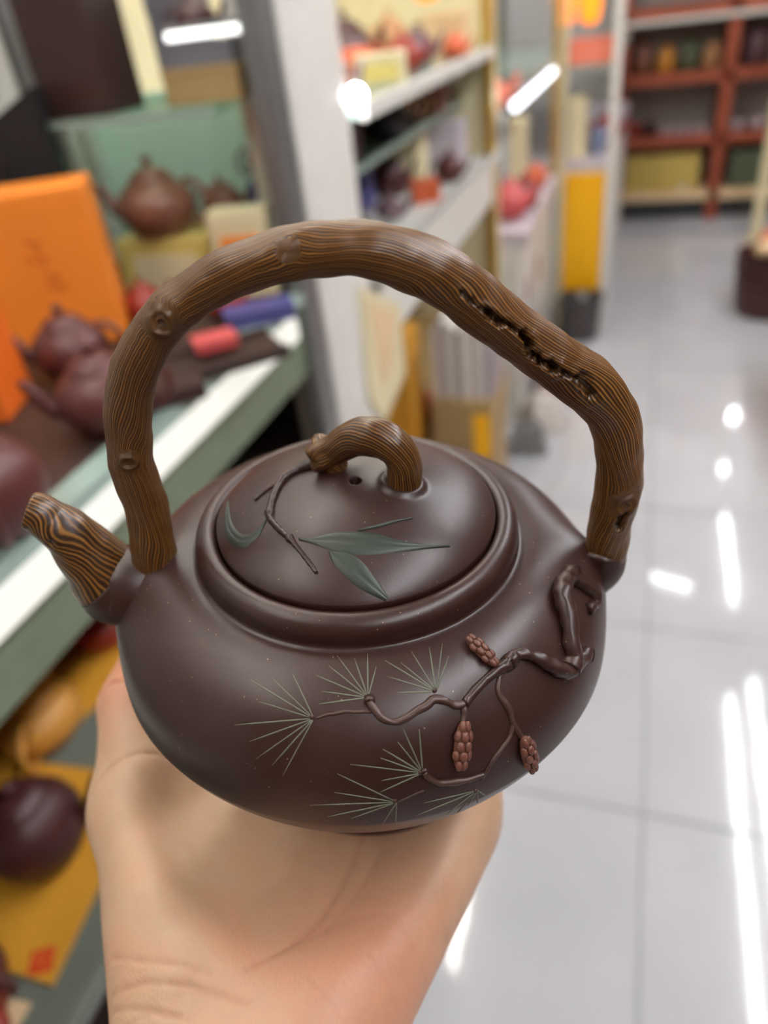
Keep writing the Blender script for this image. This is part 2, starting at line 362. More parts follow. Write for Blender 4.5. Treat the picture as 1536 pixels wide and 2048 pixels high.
BRANCHES = [(2.3,2.3,[(61.97,-0.42,83.42),(61.21,-3.08,84.32),(60.52,-5.56,85.06),(60.21,-7.86,85.44),(60.26,-10.1,85.51),(60.62,-12.05,85.32),(61.22,-13.54,84.73),(62.06,-14.78,83.95),(62.64,-16.03,83.04),(63.09,-17.27,82.07),(63.49,-18.44,81.04),(63.82,-19.52,79.93),(64.14,-20.54,78.77),(64.58,-21.45,77.64),(65.2,-22.08,76.32),(65.59,-22.88,75.15),(65.31,-24.36,74.56),(64.86,-25.96,74.07)]),(1.9,1.6,[(62.43,-0.87,82.97),(63.57,-1.06,82.21),(64.72,-1.13,81.34),(65.82,-0.85,80.15),(66.96,-0.13,78.68),(67.96,0.39,77.2),(68.79,0.35,75.77),(69.15,-0.49,74.9),(68.41,-2.94,75.51),(67.35,-5.65,76.36)]),(2.1,1.5,[(68.28,-17.99,71.92),(67.67,-19.81,72.41),(67.07,-21.56,72.85),(66.43,-23.25,73.27),(65.78,-24.95,73.61),(65.06,-26.49,74.07),(64.18,-27.77,74.92),(63.14,-28.75,76.06),(62.06,-29.53,77.29),(60.9,-30.04,78.26),(59.77,-30.31,79.17),(58.64,-30.5,80.01),(57.42,-30.69,80.68),(56.2,-30.85,81.27),(55.01,-31.11,81.81),(53.82,-31.52,82.31),(52.63,-32.08,82.71),(51.7,-32.91,82.88),(51.04,-34.08,82.78),(50.43,-35.29,82.62)]),(1.35,1.0,[(50.49,-35.62,82.44),(49.52,-36.8,82.47),(48.57,-37.96,82.47),(47.68,-39.13,82.37),(46.86,-40.32,82.23),(46.09,-41.51,82.05),(45.35,-42.68,81.81),(44.66,-43.83,81.52),(44.01,-44.99,81.2),(43.42,-46.13,80.84),(42.9,-47.27,80.43),(42.38,-48.37,79.98)]),(0.9,0.7,[(42.36,-48.34,79.95),(42.47,-48.96,79.45),(42.56,-49.55,78.92),(42.62,-50.15,78.39),(42.65,-50.75,77.87),(42.67,-51.33,77.32)]),(1.0,0.95,[(42.41,-48.39,80.02),(41.6,-48.91,80.14),(40.8,-49.37,80.31),(39.96,-49.6,80.6),(39.11,-49.7,80.98),(38.26,-49.82,81.35),(37.38,-49.99,81.67),(36.46,-50.15,81.98),(35.63,-50.45,82.16),(35.04,-51.03,82.06),(34.6,-51.79,81.76),(34.05,-52.47,81.55),(33.41,-53.09,81.41),(32.74,-53.7,81.3),(32.08,-54.29,81.14),(31.49,-54.92,80.94),(30.92,-55.57,80.7),(30.32,-56.18,80.48),(29.64,-56.72,80.35),(28.88,-57.23,80.25),(28.09,-57.64,80.23),(27.28,-57.88,80.34),(26.43,-57.97,80.61),(25.58,-57.91,80.93),(24.79,-57.78,81.29),(24.05,-57.54,81.7),(23.35,-57.21,82.13),(22.72,-56.8,82.56),(22.15,-56.3,83.01),(21.57,-55.78,83.43)]),(0.45,0.3,[(23.18,-57.23,81.72),(21.73,-57.65,81.84),(20.28,-58.06,81.92),(18.83,-58.48,81.95),(17.39,-58.94,81.94),(15.96,-59.44,81.88),(14.55,-59.97,81.75),(13.18,-60.56,81.55),(11.84,-61.22,81.26),(10.51,-61.87,80.95)]),(0.75,0.65,[(49.92,-36.57,81.82),(49.45,-37.83,81.55),(49.04,-39.03,81.2),(48.87,-40.18,80.71),(48.91,-41.27,80.08),(49.19,-42.13,79.34),(49.83,-42.63,78.49),(50.65,-42.97,77.56),(51.37,-43.35,76.59),(52.06,-43.7,75.56),(52.68,-44.1,74.51),(53.15,-44.58,73.41),(53.62,-45.03,72.26),(54.28,-45.25,71.04),(55.05,-45.28,69.69),(55.82,-45.24,68.25)]),(0.6,0.5,[(53.6,-45.01,72.2),(53.53,-45.95,71.12),(53.36,-46.9,70.08),(52.88,-47.96,69.3),(52.24,-49.05,68.63),(51.6,-50.1,67.92),(50.94,-51.14,67.24),(50.29,-52.12,66.46),(49.76,-53.03,65.49),(49.27,-53.87,64.39),(48.67,-54.74,63.4),(48.0,-55.59,62.42)]),(0.7,0.85,[(48.74,-54.83,63.81),(47.59,-55.78,63.95),(46.44,-56.71,64.08),(45.27,-57.58,64.26),(44.07,-58.43,64.55),(42.84,-59.22,64.9),(41.61,-59.95,65.29),(40.34,-60.68,65.71),(39.1,-61.26,66.31),(37.92,-61.63,67.29),(36.83,-61.78,68.48),(35.95,-61.68,69.79)]),(0.3,0.25,[(36.2,-63.18,64.76),(34.81,-64.06,64.38),(33.43,-64.93,63.92),(32.07,-65.76,63.31),(30.7,-66.57,62.64)])]
SPRAYS = [[[(9.4,-61.98,81.01),(5.25,-61.11,82.03),(0.96,-60.08,82.86),(-3.49,-58.89,83.51),(-8.14,-57.53,83.97)],[(9.55,-61.93,81.01),(6.69,-60.77,82.18),(3.71,-59.45,83.16),(0.63,-58.01,84.01),(-2.58,-56.42,84.71)],[(9.69,-61.89,81.05),(7.94,-60.28,82.39),(6.11,-58.54,83.58),(4.16,-56.62,84.58),(2.1,-54.53,85.4)],[(9.5,-62.07,80.91),(6.23,-62.05,81.26),(2.9,-61.96,81.52),(-0.51,-61.8,81.69),(-4.0,-61.58,81.77)],[(9.36,-62.22,80.8),(4.98,-63.4,80.24),(0.48,-64.44,79.44),(-4.18,-65.33,78.41),(-9.06,-66.03,77.04)],[(9.49,-62.28,80.74),(6.18,-63.92,79.66),(2.77,-65.42,78.37),(-0.75,-66.8,76.86),(-4.44,-68.01,75.04)],[(9.55,-62.36,80.66),(6.75,-64.6,78.95),(3.81,-66.65,76.92),(0.72,-68.5,74.54),(-2.6,-70.1,71.69)],[(9.68,-62.36,80.64),(7.86,-64.66,78.76),(5.93,-66.76,76.59),(3.86,-68.66,74.09),(1.64,-70.38,71.23)],[(9.77,-62.4,80.61),(8.66,-64.91,78.37),(7.41,-67.2,75.79),(6.03,-69.27,72.84),(4.46,-71.09,69.42)]],[[(20.54,-55.09,83.61),(17.41,-54.84,84.24),(14.23,-54.5,84.77),(10.96,-54.07,85.19),(7.63,-53.57,85.52)],[(20.61,-55.01,83.64),(18.03,-54.08,84.48),(15.37,-53.03,85.19),(12.61,-51.83,85.73),(9.75,-50.48,86.12)],[(20.65,-54.93,83.66),(18.35,-53.35,84.73),(15.94,-51.55,85.56),(13.38,-49.5,86.14),(10.64,-47.11,86.38)],[(20.76,-54.91,83.65),(19.45,-53.2,84.64),(18.06,-51.32,85.44),(16.57,-49.21,86.03),(14.96,-46.85,86.36)],[(20.85,-54.86,83.66),(20.19,-52.72,84.72),(19.46,-50.38,85.56),(18.62,-47.76,86.14),(17.65,-44.78,86.38)],[(20.93,-54.92,83.62),(20.94,-53.27,84.38),(20.91,-51.53,85.05),(20.85,-49.65,85.59),(20.75,-47.66,86.02)],[(20.6,-55.17,83.55),(17.99,-55.62,83.78),(15.35,-56.03,83.98),(12.69,-56.41,84.12),(10.0,-56.74,84.2)],[(20.61,-55.26,83.52),(18.02,-56.33,83.41),(15.43,-57.38,83.27),(12.81,-58.38,83.05),(10.17,-59.34,82.79)]],[[(35.15,-48.72,82.86),(32.06,-48.24,84.05),(28.89,-47.57,85.02),(25.63,-46.69,85.76),(22.25,-45.57,86.23)],[(35.26,-48.69,82.84),(33.01,-48.0,83.89),(30.72,-47.17,84.79),(28.36,-46.18,85.5),(25.93,-45.02,86.03)],[(35.31,-48.6,82.87),(33.49,-47.11,84.13),(31.59,-45.41,85.15),(29.6,-43.44,85.91),(27.48,-41.14,86.35)],[(35.42,-48.52,82.85),(34.53,-46.48,84.07),(33.57,-44.21,85.07),(32.55,-41.69,85.83),(31.43,-38.85,86.31)],[(35.5,-48.46,82.85),(35.27,-45.96,84.06),(34.98,-43.22,85.05),(34.63,-40.21,85.8),(34.22,-36.85,86.26)],[(35.56,-48.53,82.82),(35.82,-46.54,83.65),(36.07,-44.42,84.38),(36.29,-42.2,85.03),(36.49,-39.83,85.55)],[(35.19,-48.81,82.81),(32.39,-49.08,83.59),(29.57,-49.26,84.27),(26.71,-49.37,84.85),(23.81,-49.38,85.31)],[(35.27,-48.88,82.74),(33.16,-49.76,83.03),(31.04,-50.61,83.29),(28.93,-51.42,83.51),(26.8,-52.2,83.67)]],[[(35.07,-61.95,69.51),(31.28,-63.31,70.78),(27.47,-64.5,71.8),(23.63,-65.54,72.59),(19.74,-66.47,73.19)],[(35.26,-61.85,69.51),(32.99,-62.41,70.83),(30.71,-62.88,72.02),(28.42,-63.29,73.11),(26.11,-63.64,74.1)],[(35.27,-61.81,69.56),(33.09,-62.08,71.32),(30.89,-62.24,72.92),(28.67,-62.32,74.37),(26.43,-62.32,75.71)],[(35.36,-61.75,69.59),(33.88,-61.51,71.59),(32.38,-61.15,73.4),(30.87,-60.73,75.1),(29.33,-60.21,76.66)],[(35.38,-61.69,69.67),(34.08,-60.95,72.32),(32.74,-60.05,74.7),(31.35,-59.0,76.84),(29.92,-57.81,78.78)],[(35.49,-61.64,69.63),(35.04,-60.56,72.04),(34.55,-59.36,74.25),(34.03,-58.04,76.27),(33.48,-56.58,78.1)],[(35.28,-61.91,69.33),(33.19,-63.04,69.39),(31.09,-64.11,69.37),(28.98,-65.13,69.27),(26.86,-66.11,69.1)],[(35.28,-61.95,69.25),(33.2,-63.37,68.66),(31.11,-64.72,67.97),(28.99,-66.0,67.16),(26.85,-67.23,66.26)]],[[(30.11,-66.73,63.14),(26.93,-67.4,65.61),(23.71,-67.87,67.74),(20.45,-68.16,69.56),(17.13,-68.31,71.14)],[(30.09,-66.77,62.96),(26.8,-67.86,64.2),(23.47,-68.8,65.2),(20.11,-69.62,65.99),(16.7,-70.33,66.58)],[(29.93,-66.86,62.88),(25.33,-68.64,63.36),(20.64,-70.17,63.43),(15.83,-71.48,63.07),(10.85,-72.56,62.3)],[(30.05,-66.83,62.74),(26.43,-68.45,62.25),(22.73,-69.91,61.47),(18.94,-71.21,60.38),(15.0,-72.3,58.88)],[(30.21,-66.77,62.69),(27.84,-67.97,61.9),(25.43,-69.07,60.92),(22.97,-70.09,59.79),(20.43,-71.0,58.43)],[(30.41,-66.71,62.61),(29.68,-67.35,60.99),(28.91,-67.91,59.23),(28.1,-68.4,57.29),(27.19,-68.65,54.9)],[(30.5,-66.68,62.56),(30.46,-67.05,60.61),(30.4,-67.34,58.49),(30.29,-67.51,56.11),(29.55,-65.91,50.44)]],[[(47.26,-56.68,59.36),(44.53,-58.75,60.07),(41.81,-60.64,60.53),(39.1,-62.38,60.78),(36.37,-64.0,60.84)],[(47.21,-56.74,59.27),(44.11,-59.2,59.12),(40.99,-61.44,58.67),(37.85,-63.5,57.92),(34.67,-65.35,56.84)],[(47.32,-56.65,59.26),(45.04,-58.49,59.16),(42.76,-60.2,58.88),(40.48,-61.8,58.44),(38.17,-63.3,57.83)],[(47.41,-56.58,59.13),(45.86,-57.96,58.13),(44.3,-59.23,56.96),(42.72,-60.42,55.64),(40.89,-60.5,52.4)],[(47.48,-56.53,59.1),(46.5,-57.48,57.81),(45.51,-58.34,56.37),(44.41,-58.68,54.03),(42.73,-56.05,46.63)],[(47.53,-56.49,59.1),(46.97,-57.1,57.73),(46.4,-57.63,56.24),(45.71,-57.52,53.67)],[(47.61,-56.42,59.11),(47.67,-56.49,57.94),(47.73,-56.52,56.69),(47.77,-56.42,55.24),(47.59,-54.76,51.21)],[(47.66,-56.37,59.14),(48.17,-56.04,58.2),(48.67,-55.69,57.21),(49.18,-55.28,56.15),(49.65,-54.52,54.51)]]]
CONES = [([(47.36,-37.7,82.92),(43.53,-36.09,85.01),(39.52,-33.75,86.34)],(0.291,-0.241,0.926),1.69),([(42.6,-51.28,77.51),(42.9,-54.76,73.4),(43.08,-57.62,68.42)],(0.532,-0.679,0.506),2.03),([(56.08,-45.12,68.37),(57.45,-45.77,63.36),(58.82,-45.36,56.67)],(0.764,-0.609,0.213),2.02)]
STEMS = [(1.5,0.5,[(-11.65,2.51,105.95),(-12.63,1.77,105.84),(-13.67,1.12,105.7),(-14.7,0.48,105.54),(-15.68,-0.21,105.37),(-16.57,-1.03,105.19),(-17.37,-1.99,105.01),(-18.11,-3.02,104.83),(-18.72,-4.16,104.63),(-19.08,-5.51,104.47),(-19.17,-7.09,104.33),(-19.11,-8.75,104.17),(-18.97,-10.4,104.0),(-18.81,-12.0,103.81),(-18.58,-13.58,103.6),(-18.28,-15.15,103.37),(-17.93,-16.68,103.12),(-17.53,-18.22,102.86),(-16.89,-19.62,102.63),(-15.85,-20.91,102.5),(-14.58,-22.08,102.42),(-13.27,-23.13,102.34),(-12.05,-24.06,102.25),(-10.79,-24.86,102.18),(-9.54,-25.59,102.09),(-8.35,-26.37,101.96),(-7.23,-27.16,101.77),(-6.15,-27.97,101.55),(-5.1,-28.76,101.3),(-4.09,-29.54,101.02),(-3.11,-30.31,100.72),(-2.15,-31.07,100.41),(-1.21,-31.78,100.06),(-0.28,-32.48,99.71),(0.63,-33.16,99.33),(1.52,-33.8,98.93)]),(0.75,0.45,[(-18.95,-4.9,104.54),(-19.86,-6.02,104.23),(-20.8,-7.09,103.91),(-21.73,-8.13,103.54),(-22.61,-9.22,103.15),(-23.37,-10.4,102.75),(-24.08,-11.61,102.33),(-24.83,-12.75,101.86)])]
NODES = [(-18.94,-4.89,104.49),(-17.34,-18.35,102.82),(-8.46,-26.27,101.94)]
LEAVES = [([(-17.36,-20.35,102.05),(-17.44,-22.53,101.34),(-17.54,-24.62,100.57),(-18.14,-26.29,99.71),(-19.39,-27.66,98.69),(-21.15,-28.4,97.65),(-23.58,-27.71,96.97),(-26.64,-25.75,96.45),(-29.14,-23.4,96.19),(-31.01,-20.62,96.3),(-32.61,-17.53,96.48),(-34.01,-14.4,96.55),(-35.18,-11.09,96.59),(-36.73,-7.12,96.16)],[(-17.82,-21.16,101.68),(-18.4,-22.22,101.19),(-18.96,-23.28,100.67),(-19.76,-24.03,100.14),(-21.03,-24.3,99.6),(-22.62,-24.18,99.06),(-24.25,-23.51,98.69),(-26.01,-22.15,98.45),(-27.74,-20.46,98.26),(-29.27,-18.68,98.1),(-30.69,-16.69,97.97),(-32.11,-14.53,97.76),(-33.5,-12.21,97.49),(-35.07,-9.56,96.99)]),([(-6.24,-25.76,102.13),(-3.06,-25.39,102.48),(-0.39,-24.12,102.97),(2.11,-22.5,103.46),(5.02,-21.6,103.59),(7.97,-20.83,103.55),(10.94,-20.17,103.35),(13.92,-19.86,102.94),(16.9,-19.88,102.3),(19.82,-19.61,101.6),(22.69,-18.95,100.88),(25.51,-17.97,100.1),(28.27,-16.61,99.26),(31.01,-14.98,98.28)],[(-5.89,-26.37,101.95),(-2.56,-26.88,101.94),(0.67,-27.48,101.75),(3.81,-27.96,101.46),(6.88,-27.97,101.21),(9.84,-27.58,101.0),(12.66,-26.76,100.86),(15.37,-25.55,100.75),(18.04,-24.2,100.57),(20.67,-22.7,100.34),(23.27,-21.03,100.0),(25.85,-19.2,99.58),(28.45,-17.31,98.95),(31.09,-15.33,98.13)]),([(8.3,-20.64,103.55),(9.22,-20.01,103.62),(10.14,-19.37,103.67),(11.05,-18.7,103.71),(11.96,-18.03,103.74),(12.87,-17.35,103.74),(13.79,-16.67,103.74),(14.71,-15.95,103.72),(15.63,-15.23,103.68),(16.55,-14.53,103.63),(17.5,-13.85,103.54),(18.47,-13.21,103.42),(19.46,-12.61,103.27),(20.46,-12.01,103.11)],[(8.7,-20.95,103.44),(9.64,-20.41,103.46),(10.59,-19.88,103.49),(11.53,-19.31,103.49),(12.46,-18.73,103.5),(13.38,-18.11,103.49),(14.27,-17.44,103.48),(15.15,-16.7,103.47),(16.02,-15.95,103.45),(16.89,-15.19,103.41),(17.78,-14.45,103.36),(18.69,-13.73,103.28),(19.61,-13.01,103.16),(20.53,-12.29,103.04)]),([(3.02,-28.4,101.31),(3.92,-29.86,100.61),(5.01,-31.06,99.95),(6.38,-31.98,99.36),(7.82,-32.71,98.76),(9.21,-33.39,98.15),(10.63,-33.96,97.53),(12.06,-34.37,96.91),(13.53,-34.63,96.34),(15.02,-34.72,95.8),(16.52,-34.71,95.24),(17.98,-34.62,94.63),(19.44,-34.46,93.99)],[(3.63,-28.1,101.4),(5.27,-27.69,101.48),(6.89,-27.26,101.49),(8.53,-27.24,101.33),(10.17,-27.6,100.93),(11.71,-28.18,100.43),(13.08,-28.97,99.79),(14.36,-29.85,99.05),(15.6,-30.66,98.29),(16.81,-31.44,97.48),(17.95,-32.19,96.6),(19.02,-32.92,95.64),(20.02,-33.59,94.57),(20.94,-34.03,93.27)])]
HOLE = (2.01,-3.69,106.32)
KNOB = [(14.06,-0.69,102.91,4.85),(15.07,-0.76,108.96,4.76),(15.0,-0.76,113.2,4.76),(13.24,-0.63,116.67,4.9),(10.22,-0.41,118.85,5.12),(6.19,-0.12,119.49,5.32),(1.66,0.21,118.21,5.08),(-1.73,0.45,116.0,4.67),(-5.26,0.71,113.24,4.37),(-7.97,0.91,111.51,5.26),(-9.68,1.03,110.61,5.17),(-10.83,1.11,110.03,4.32)]
KNOBFOOT = [(-7.17,0.85,110.72),(-5.36,0.72,108.52),(-4.35,0.64,104.65)]
KNOBR = (14.45,-0.72,105.32)
RS, Z0 = 0.040, 0.0932                      # lid radius, height of the lid seam above the foot
RM, ZE, ZB, RF, NL = 1.850, -0.940, -2.15, 1.0, 1.23
HAZ, HOFF = math.radians(18.0), -0.0075     # the upright plane of handle and spout
EX = np.array([math.cos(HAZ), math.sin(HAZ), 0.0]); EN = np.array([-math.sin(HAZ), math.cos(HAZ), 0.0]); EZ = np.array([0, 0, 1.0])
def mm(a): return np.array(a, float) / 1000.0
def in_plane(rz): rz = mm(rz); return rz[:, 0:1] * EX + rz[:, 1:2] * EZ + EN * HOFF

POT_M = Matrix(((0.9973, 0.0, 0.0738), (0.0013, 0.9998, -0.018), (-0.0738, 0.0181, 0.9971)))
POT_BASE = Vector((-0.0784, 0.1620, 1.3184))
teapot = empty("teapot"); teapot.matrix_world = Matrix.Translation(POT_BASE) @ POT_M.to_4x4()
tag(teapot, "purple-brown clay teapot with wood-look overhead handle, resting on the open hand", "teapot")

def shoulder_profile():
    p = [(0.88, -0.26), (0.96, -0.25), (0.985, -0.22), (0.994, -0.10), (0.9975, -0.03), (1.006, -0.004), (1.022, 0.012), (1.045, 0.02), (1.075, 0.02),
         (1.105, 0.008), (1.13, -0.014), (1.148, -0.044), (1.157, -0.08), (1.157, -0.115), (1.156, -0.142), (1.16, -0.160), (1.172, -0.171)]
    th = np.linspace(0.04, math.pi / 2, 90)
    p += [(1.2 + (RM - 1.2) * math.sin(t), -0.17 + (ZE + 0.17) * (1 - math.cos(t))) for t in th]
    lo_ = [(RF + (RM - RF) * max(math.cos(t), 0) ** (2 / NL), ZE + (ZB - ZE) * math.sin(t) ** (2 / NL)) for t in np.linspace(0.01, math.pi / 2, 110)]
    p += [q for q in lo_ if q[0] > 1.13]
    p += [(1.112, -2.10), (1.108, -2.13), (1.12, -2.20), (1.14, -2.29), (1.14, -2.315), (1.125, -2.33), (1.05, -2.33), (1.03, -2.31), (1.0, -2.18), (0.5, -2.15), (0.0, -2.14)]
    return np.array(p)

def refine(p, step):
    out = [p[0]]
    for a, b in zip(p[:-1], p[1:]):
        n = max(1, int(np.linalg.norm(b - a) / step))
        out += [a + (b - a) * k / n for k in range(1, n + 1)]
    return np.array(out)

prof = refine(shoulder_profile(), 0.02) * RS + np.array([0, Z0])
bv, bf = lathe(prof, 300)
bv = np.array(bv)
def push_round(v, centre, h, s, direction):
    d = np.linalg.norm(v - centre, axis=1); return v + np.exp(-(d / s) ** 2)[:, None] * h * np.asarray(direction)
HS = np.array(HANDLE); HS[1:-1] = 0.25 * HS[:-2] + 0.5 * HS[1:-1] + 0.25 * HS[2:]
hpts = in_plane(HS[:, :2]); hrad = mm(HS[:, 2])
rim_safe = np.clip((np.hypot(bv[:, 0], bv[:, 1]) / RS - 1.19) / 0.1, 0, 1)[:, None] * (bv[:, 2] < Z0)[:, None]
rest = bv.copy()
rsock = hpts[-1] + EZ * 0.002
out = EX * 0.55 + EZ * 0.83
bv = push_round(bv, rsock - EX * 0.005, 0.0050, 0.0120, EX * 0.3 + EZ * 0.95)
bv = push_round(bv, hpts[0] + EZ * 0.002, 0.0028, 0.010, -EX * 0.4 + EZ * 0.9)
sb = in_plane([SPOUT[-1][:2]])[0]
bv = push_round(bv, sb, 0.003, 0.015, -EX)
bv = rest + (bv - rest) * rim_safe
body = mesh_obj("body", bv, bf, CLAY, teapot)
def body_radius(z):
    """outer radius of the pot at height z above the foot (used where flesh is pressed by the pot)"""
    lo = prof[int(np.argmax(prof[:, 0])):]; lo = lo[(lo[:, 0] > 1.08 * RS)]; o = np.argsort(lo[:, 1])
    return np.interp(z, lo[o, 1], lo[o, 0])

def poly_dist(v, pts, n=90):
    """distance of each vertex to a polyline"""
    p = smooth_path(pts, n) if len(pts) > 1 else np.array(pts); d = np.full(len(v), 1e9)
    for q in p: d = np.minimum(d, ((v - q) ** 2).sum(1))
    return np.sqrt(d)

def wob(v, k, s=0.0):
    return np.sin(v[:, 0] * k + s) * np.sin(v[:, 1] * k * 1.3 + 1 + s) + np.sin(v[:, 2] * k * 1.1 + 2 * s) * np.sin(v[:, 0] * k * 0.7 + v[:, 1] * k)

# handle: one bent branch of marbled clay with knots and a long crack
ext = np.concatenate([[hpts[0] - EZ * 0.006], hpts[:-1], [hpts[-2] * 0.55 + hpts[-1] * 0.45 - EX * 0.0012]])
erad = np.concatenate([[hrad[0] * 1.02], hrad[:-1], [hrad[-2]]])
hp = smooth_path(np.c_[ext, erad], 620)
hv, hf, hs, hphi = tube(hp[:, :3], hp[:, 3], 96, ref=EN)
centre = np.repeat(hp[:, :3], 96, axis=0); centre = np.concatenate([centre, hp[:1, :3], hp[-1:, :3]])
nrm = hv - centre; nrm /= np.linalg.norm(nrm, axis=1)[:, None] + 1e-9
knots = mm(KNOTS)
lines = 60
grain = hphi / (2 * math.pi) * lines + 1.6 * np.sin(hs * 60) + 0.8 * np.sin(hs * 140 + hphi * 2) + 0.5 * np.sin(hs * 320 + hphi * 3)
disp = 0.00022 * wob(hv, 260) + 0.00012 * wob(hv, 620, 1.0)
cut = np.zeros(len(hv))
for k, (size, bulge) in zip(knots, ((2.7e-3, 0.5e-3), (1.8e-3, 0.7e-3), (2.7e-3, 0.35e-3), (1.5e-3, 0.0))):
    d = np.linalg.norm(hv - k, axis=1) * (1 + 0.08 * wob(hv, 1500))
    w = np.clip(1.25 - d / (size * 1.6), 0, 1); w = w * w * (3 - 2 * w)
    grain = grain * (1 - w) + (d / size * 3.2) * w + 2.5 * np.exp(-(d / (size * 3.0)) ** 2)
    if bulge:
        disp += bulge * np.exp(-(d / (size * 2.0)) ** 2) + 0.42e-3 * np.exp(-((d - size * 0.92) / (size * 0.24)) ** 2) \
            - 0.35e-3 * np.exp(-((d - size * 0.6) / (size * 0.16)) ** 2) - 1.1e-3 * np.exp(-(d / (size * 0.26)) ** 2)
        cut = np.maximum(cut, 0.8 * np.exp(-(d / (size * 0.22)) ** 2))
        cut = np.maximum(cut, 0.35 * np.exp(-((d - size * 1.25) / (size * 0.18)) ** 2))
def carve(pts, width, depth, jag, strength=0.95):
    global disp, cut
    d = poly_dist(hv, mm(pts)) + jag * wob(hv, 1500, 0.5) + jag * 0.7 * wob(hv, 3300, 0.2)
    d = np.maximum(d, 0)
    disp -= depth * np.exp(-(d / width) ** 3)
    disp += 0.28e-3 * np.exp(-((d - width * 2.0) / (width * 0.8)) ** 2)
    cut = np.maximum(cut, strength * np.exp(-(d / (width * 0.95)) ** 4))
carve(CRACK[:4], 0.55e-3, 0.9e-3, 0.22e-3, 0.8)
carve(CRACK[3:], 0.72e-3, 2.0e-3, 0.26e-3, 0.8)
carve(CRACK[7:13], 0.95e-3, 1.2e-3, 0.32e-3, 0.8)
carve(CRACKPIT, 1.15e-3, 1.5e-3, 0.42e-3, 0.7)
carve(PIT2[1:], 0.9e-3, 2.0e-3, 0.25e-3)
hv = hv + nrm * disp[:, None]
handle = mesh_obj("handle", hv, hf, WOOD_HANDLE, teapot, attrs={"grain": grain, "cut": cut})
tag(handle, "overhead handle shaped like a knotty branch")

# clay socket round the right foot of the handle, uneven at its upper lip
st_ = hpts[-2] * 0.75 + hpts[-3] * 0.25
sp = smooth_path(np.c_[np.array([st_, hpts[-2] * 0.5 + hpts[-1] * 0.5, hpts[-1] - EX * 0.003, hpts[-1] - EX * 0.009 - EZ * 0.007, hpts[-1] - EX * 0.017 - EZ * 0.013]), np.full(5, hrad[-2])], 30)
k = np.linspace(1, 0, len(sp))             # 1 at the top
sp[:, :3] -= EX * 0.0008; srad = sp[:, 3] + 0.0006 + 0.0020 * (1 - k)
sv, sf, ss, sphi = tube(sp[:, :3], srad, 64, ref=EN)
sv = sv + EZ * (0.0012 * np.sin(sphi * 2 + 0.6) * (1 - ss / ss.max()))[:, None] + 0.00012 * wob(sv, 900)[:, None]
mesh_obj("handle_socket", sv, sf, CLAY, teapot)

# spout of bold marbled clay with an open mouth, rooted in a clay collar
spp = in_plane([p[:2] for p in SPOUT]); spr = mm([p[2] for p in SPOUT])
root = spp[-1] + EX * 0.012 - EZ * 0.004
sq = smooth_path(np.c_[np.concatenate([spp[::-1]]), spr[::-1]], 150)
v, f, s, phi = tube(sq[:, :3], sq[:, 3], 80, ref=EN)
n = len(sq); tip_t = sq[-1, :3] - sq[-4, :3]; tip_t /= np.linalg.norm(tip_t); tip = sq[-1, :3]
ring = v[(n - 1) * 80:n * 80]
v = list(v[:n * 80]); f = [q for q in f if max(q) < n * 80]
s = list(s[:n * 80]); phi = list(phi[:n * 80])
for scl, back in ((0.93, -0.0006), (0.84, -0.0004), (0.76, 0.001), (0.70, 0.006), (0.3, 0.0075)):
    a = len(v); v += [tip + (p - tip) * scl - tip_t * back for p in ring]; s += [s[-1]] * 80; phi += phi[:80]
    f += [(a - 80 + k, a - 80 + (k + 1) % 80, a + (k + 1) % 80, a + k) for k in range(80)]
v = np.array(v); s = np.array(s); phi = np.array(phi)
sknot = spp[2] * 0.45 + spp[3] * 0.55 - EN * 0.0065
d = np.linalg.norm(v - sknot, axis=1)
grain = phi / (2 * math.pi) * 34 + 3.4 * np.exp(-(d / 0.006) ** 2) + 0.7 * np.sin(s * 190 + phi) + 0.8 * np.sin(s * 90)
cax = np.repeat(sq[:, :3], 80, axis=0); cax = np.concatenate([cax, np.repeat(sq[-1:, :3], len(v) - len(cax), axis=0)])
nr = v - cax; nr /= np.linalg.norm(nr, axis=1)[:, None] + 1e-9
v = v + nr * (0.00016 * wob(v, 500) + 0.0006 * np.exp(-(d / 0.0035) ** 2) - 0.0009 * np.exp(-(d / 0.0011) ** 2))[:, None]
spout = mesh_obj("spout", v, f, WOOD_BOLD, teapot, attrs={"grain": grain, "cut": 0.5 * np.exp(-(d / 0.0012) ** 2)})
tag(spout, "short spout shaped like a cut branch")
cp = smooth_path(np.c_[np.array([spp[-2] - EX * 0.0005, spp[-1] + EX * 0.001, spp[-1] + EX * 0.006, root]), np.array([spr[-2] + 0.0006, spr[-1] + 0.0010, spr[-1] + 0.0012, spr[-1] + 0.0012])], 30)
cv, cf, cs, cphi = tube(cp[:, :3], cp[:, 3] * 1.0, 72, ref=EN)
mesh_obj("spout_collar", cv + 0.0002 * wob(cv, 400)[:, None], cf, CLAY, teapot)

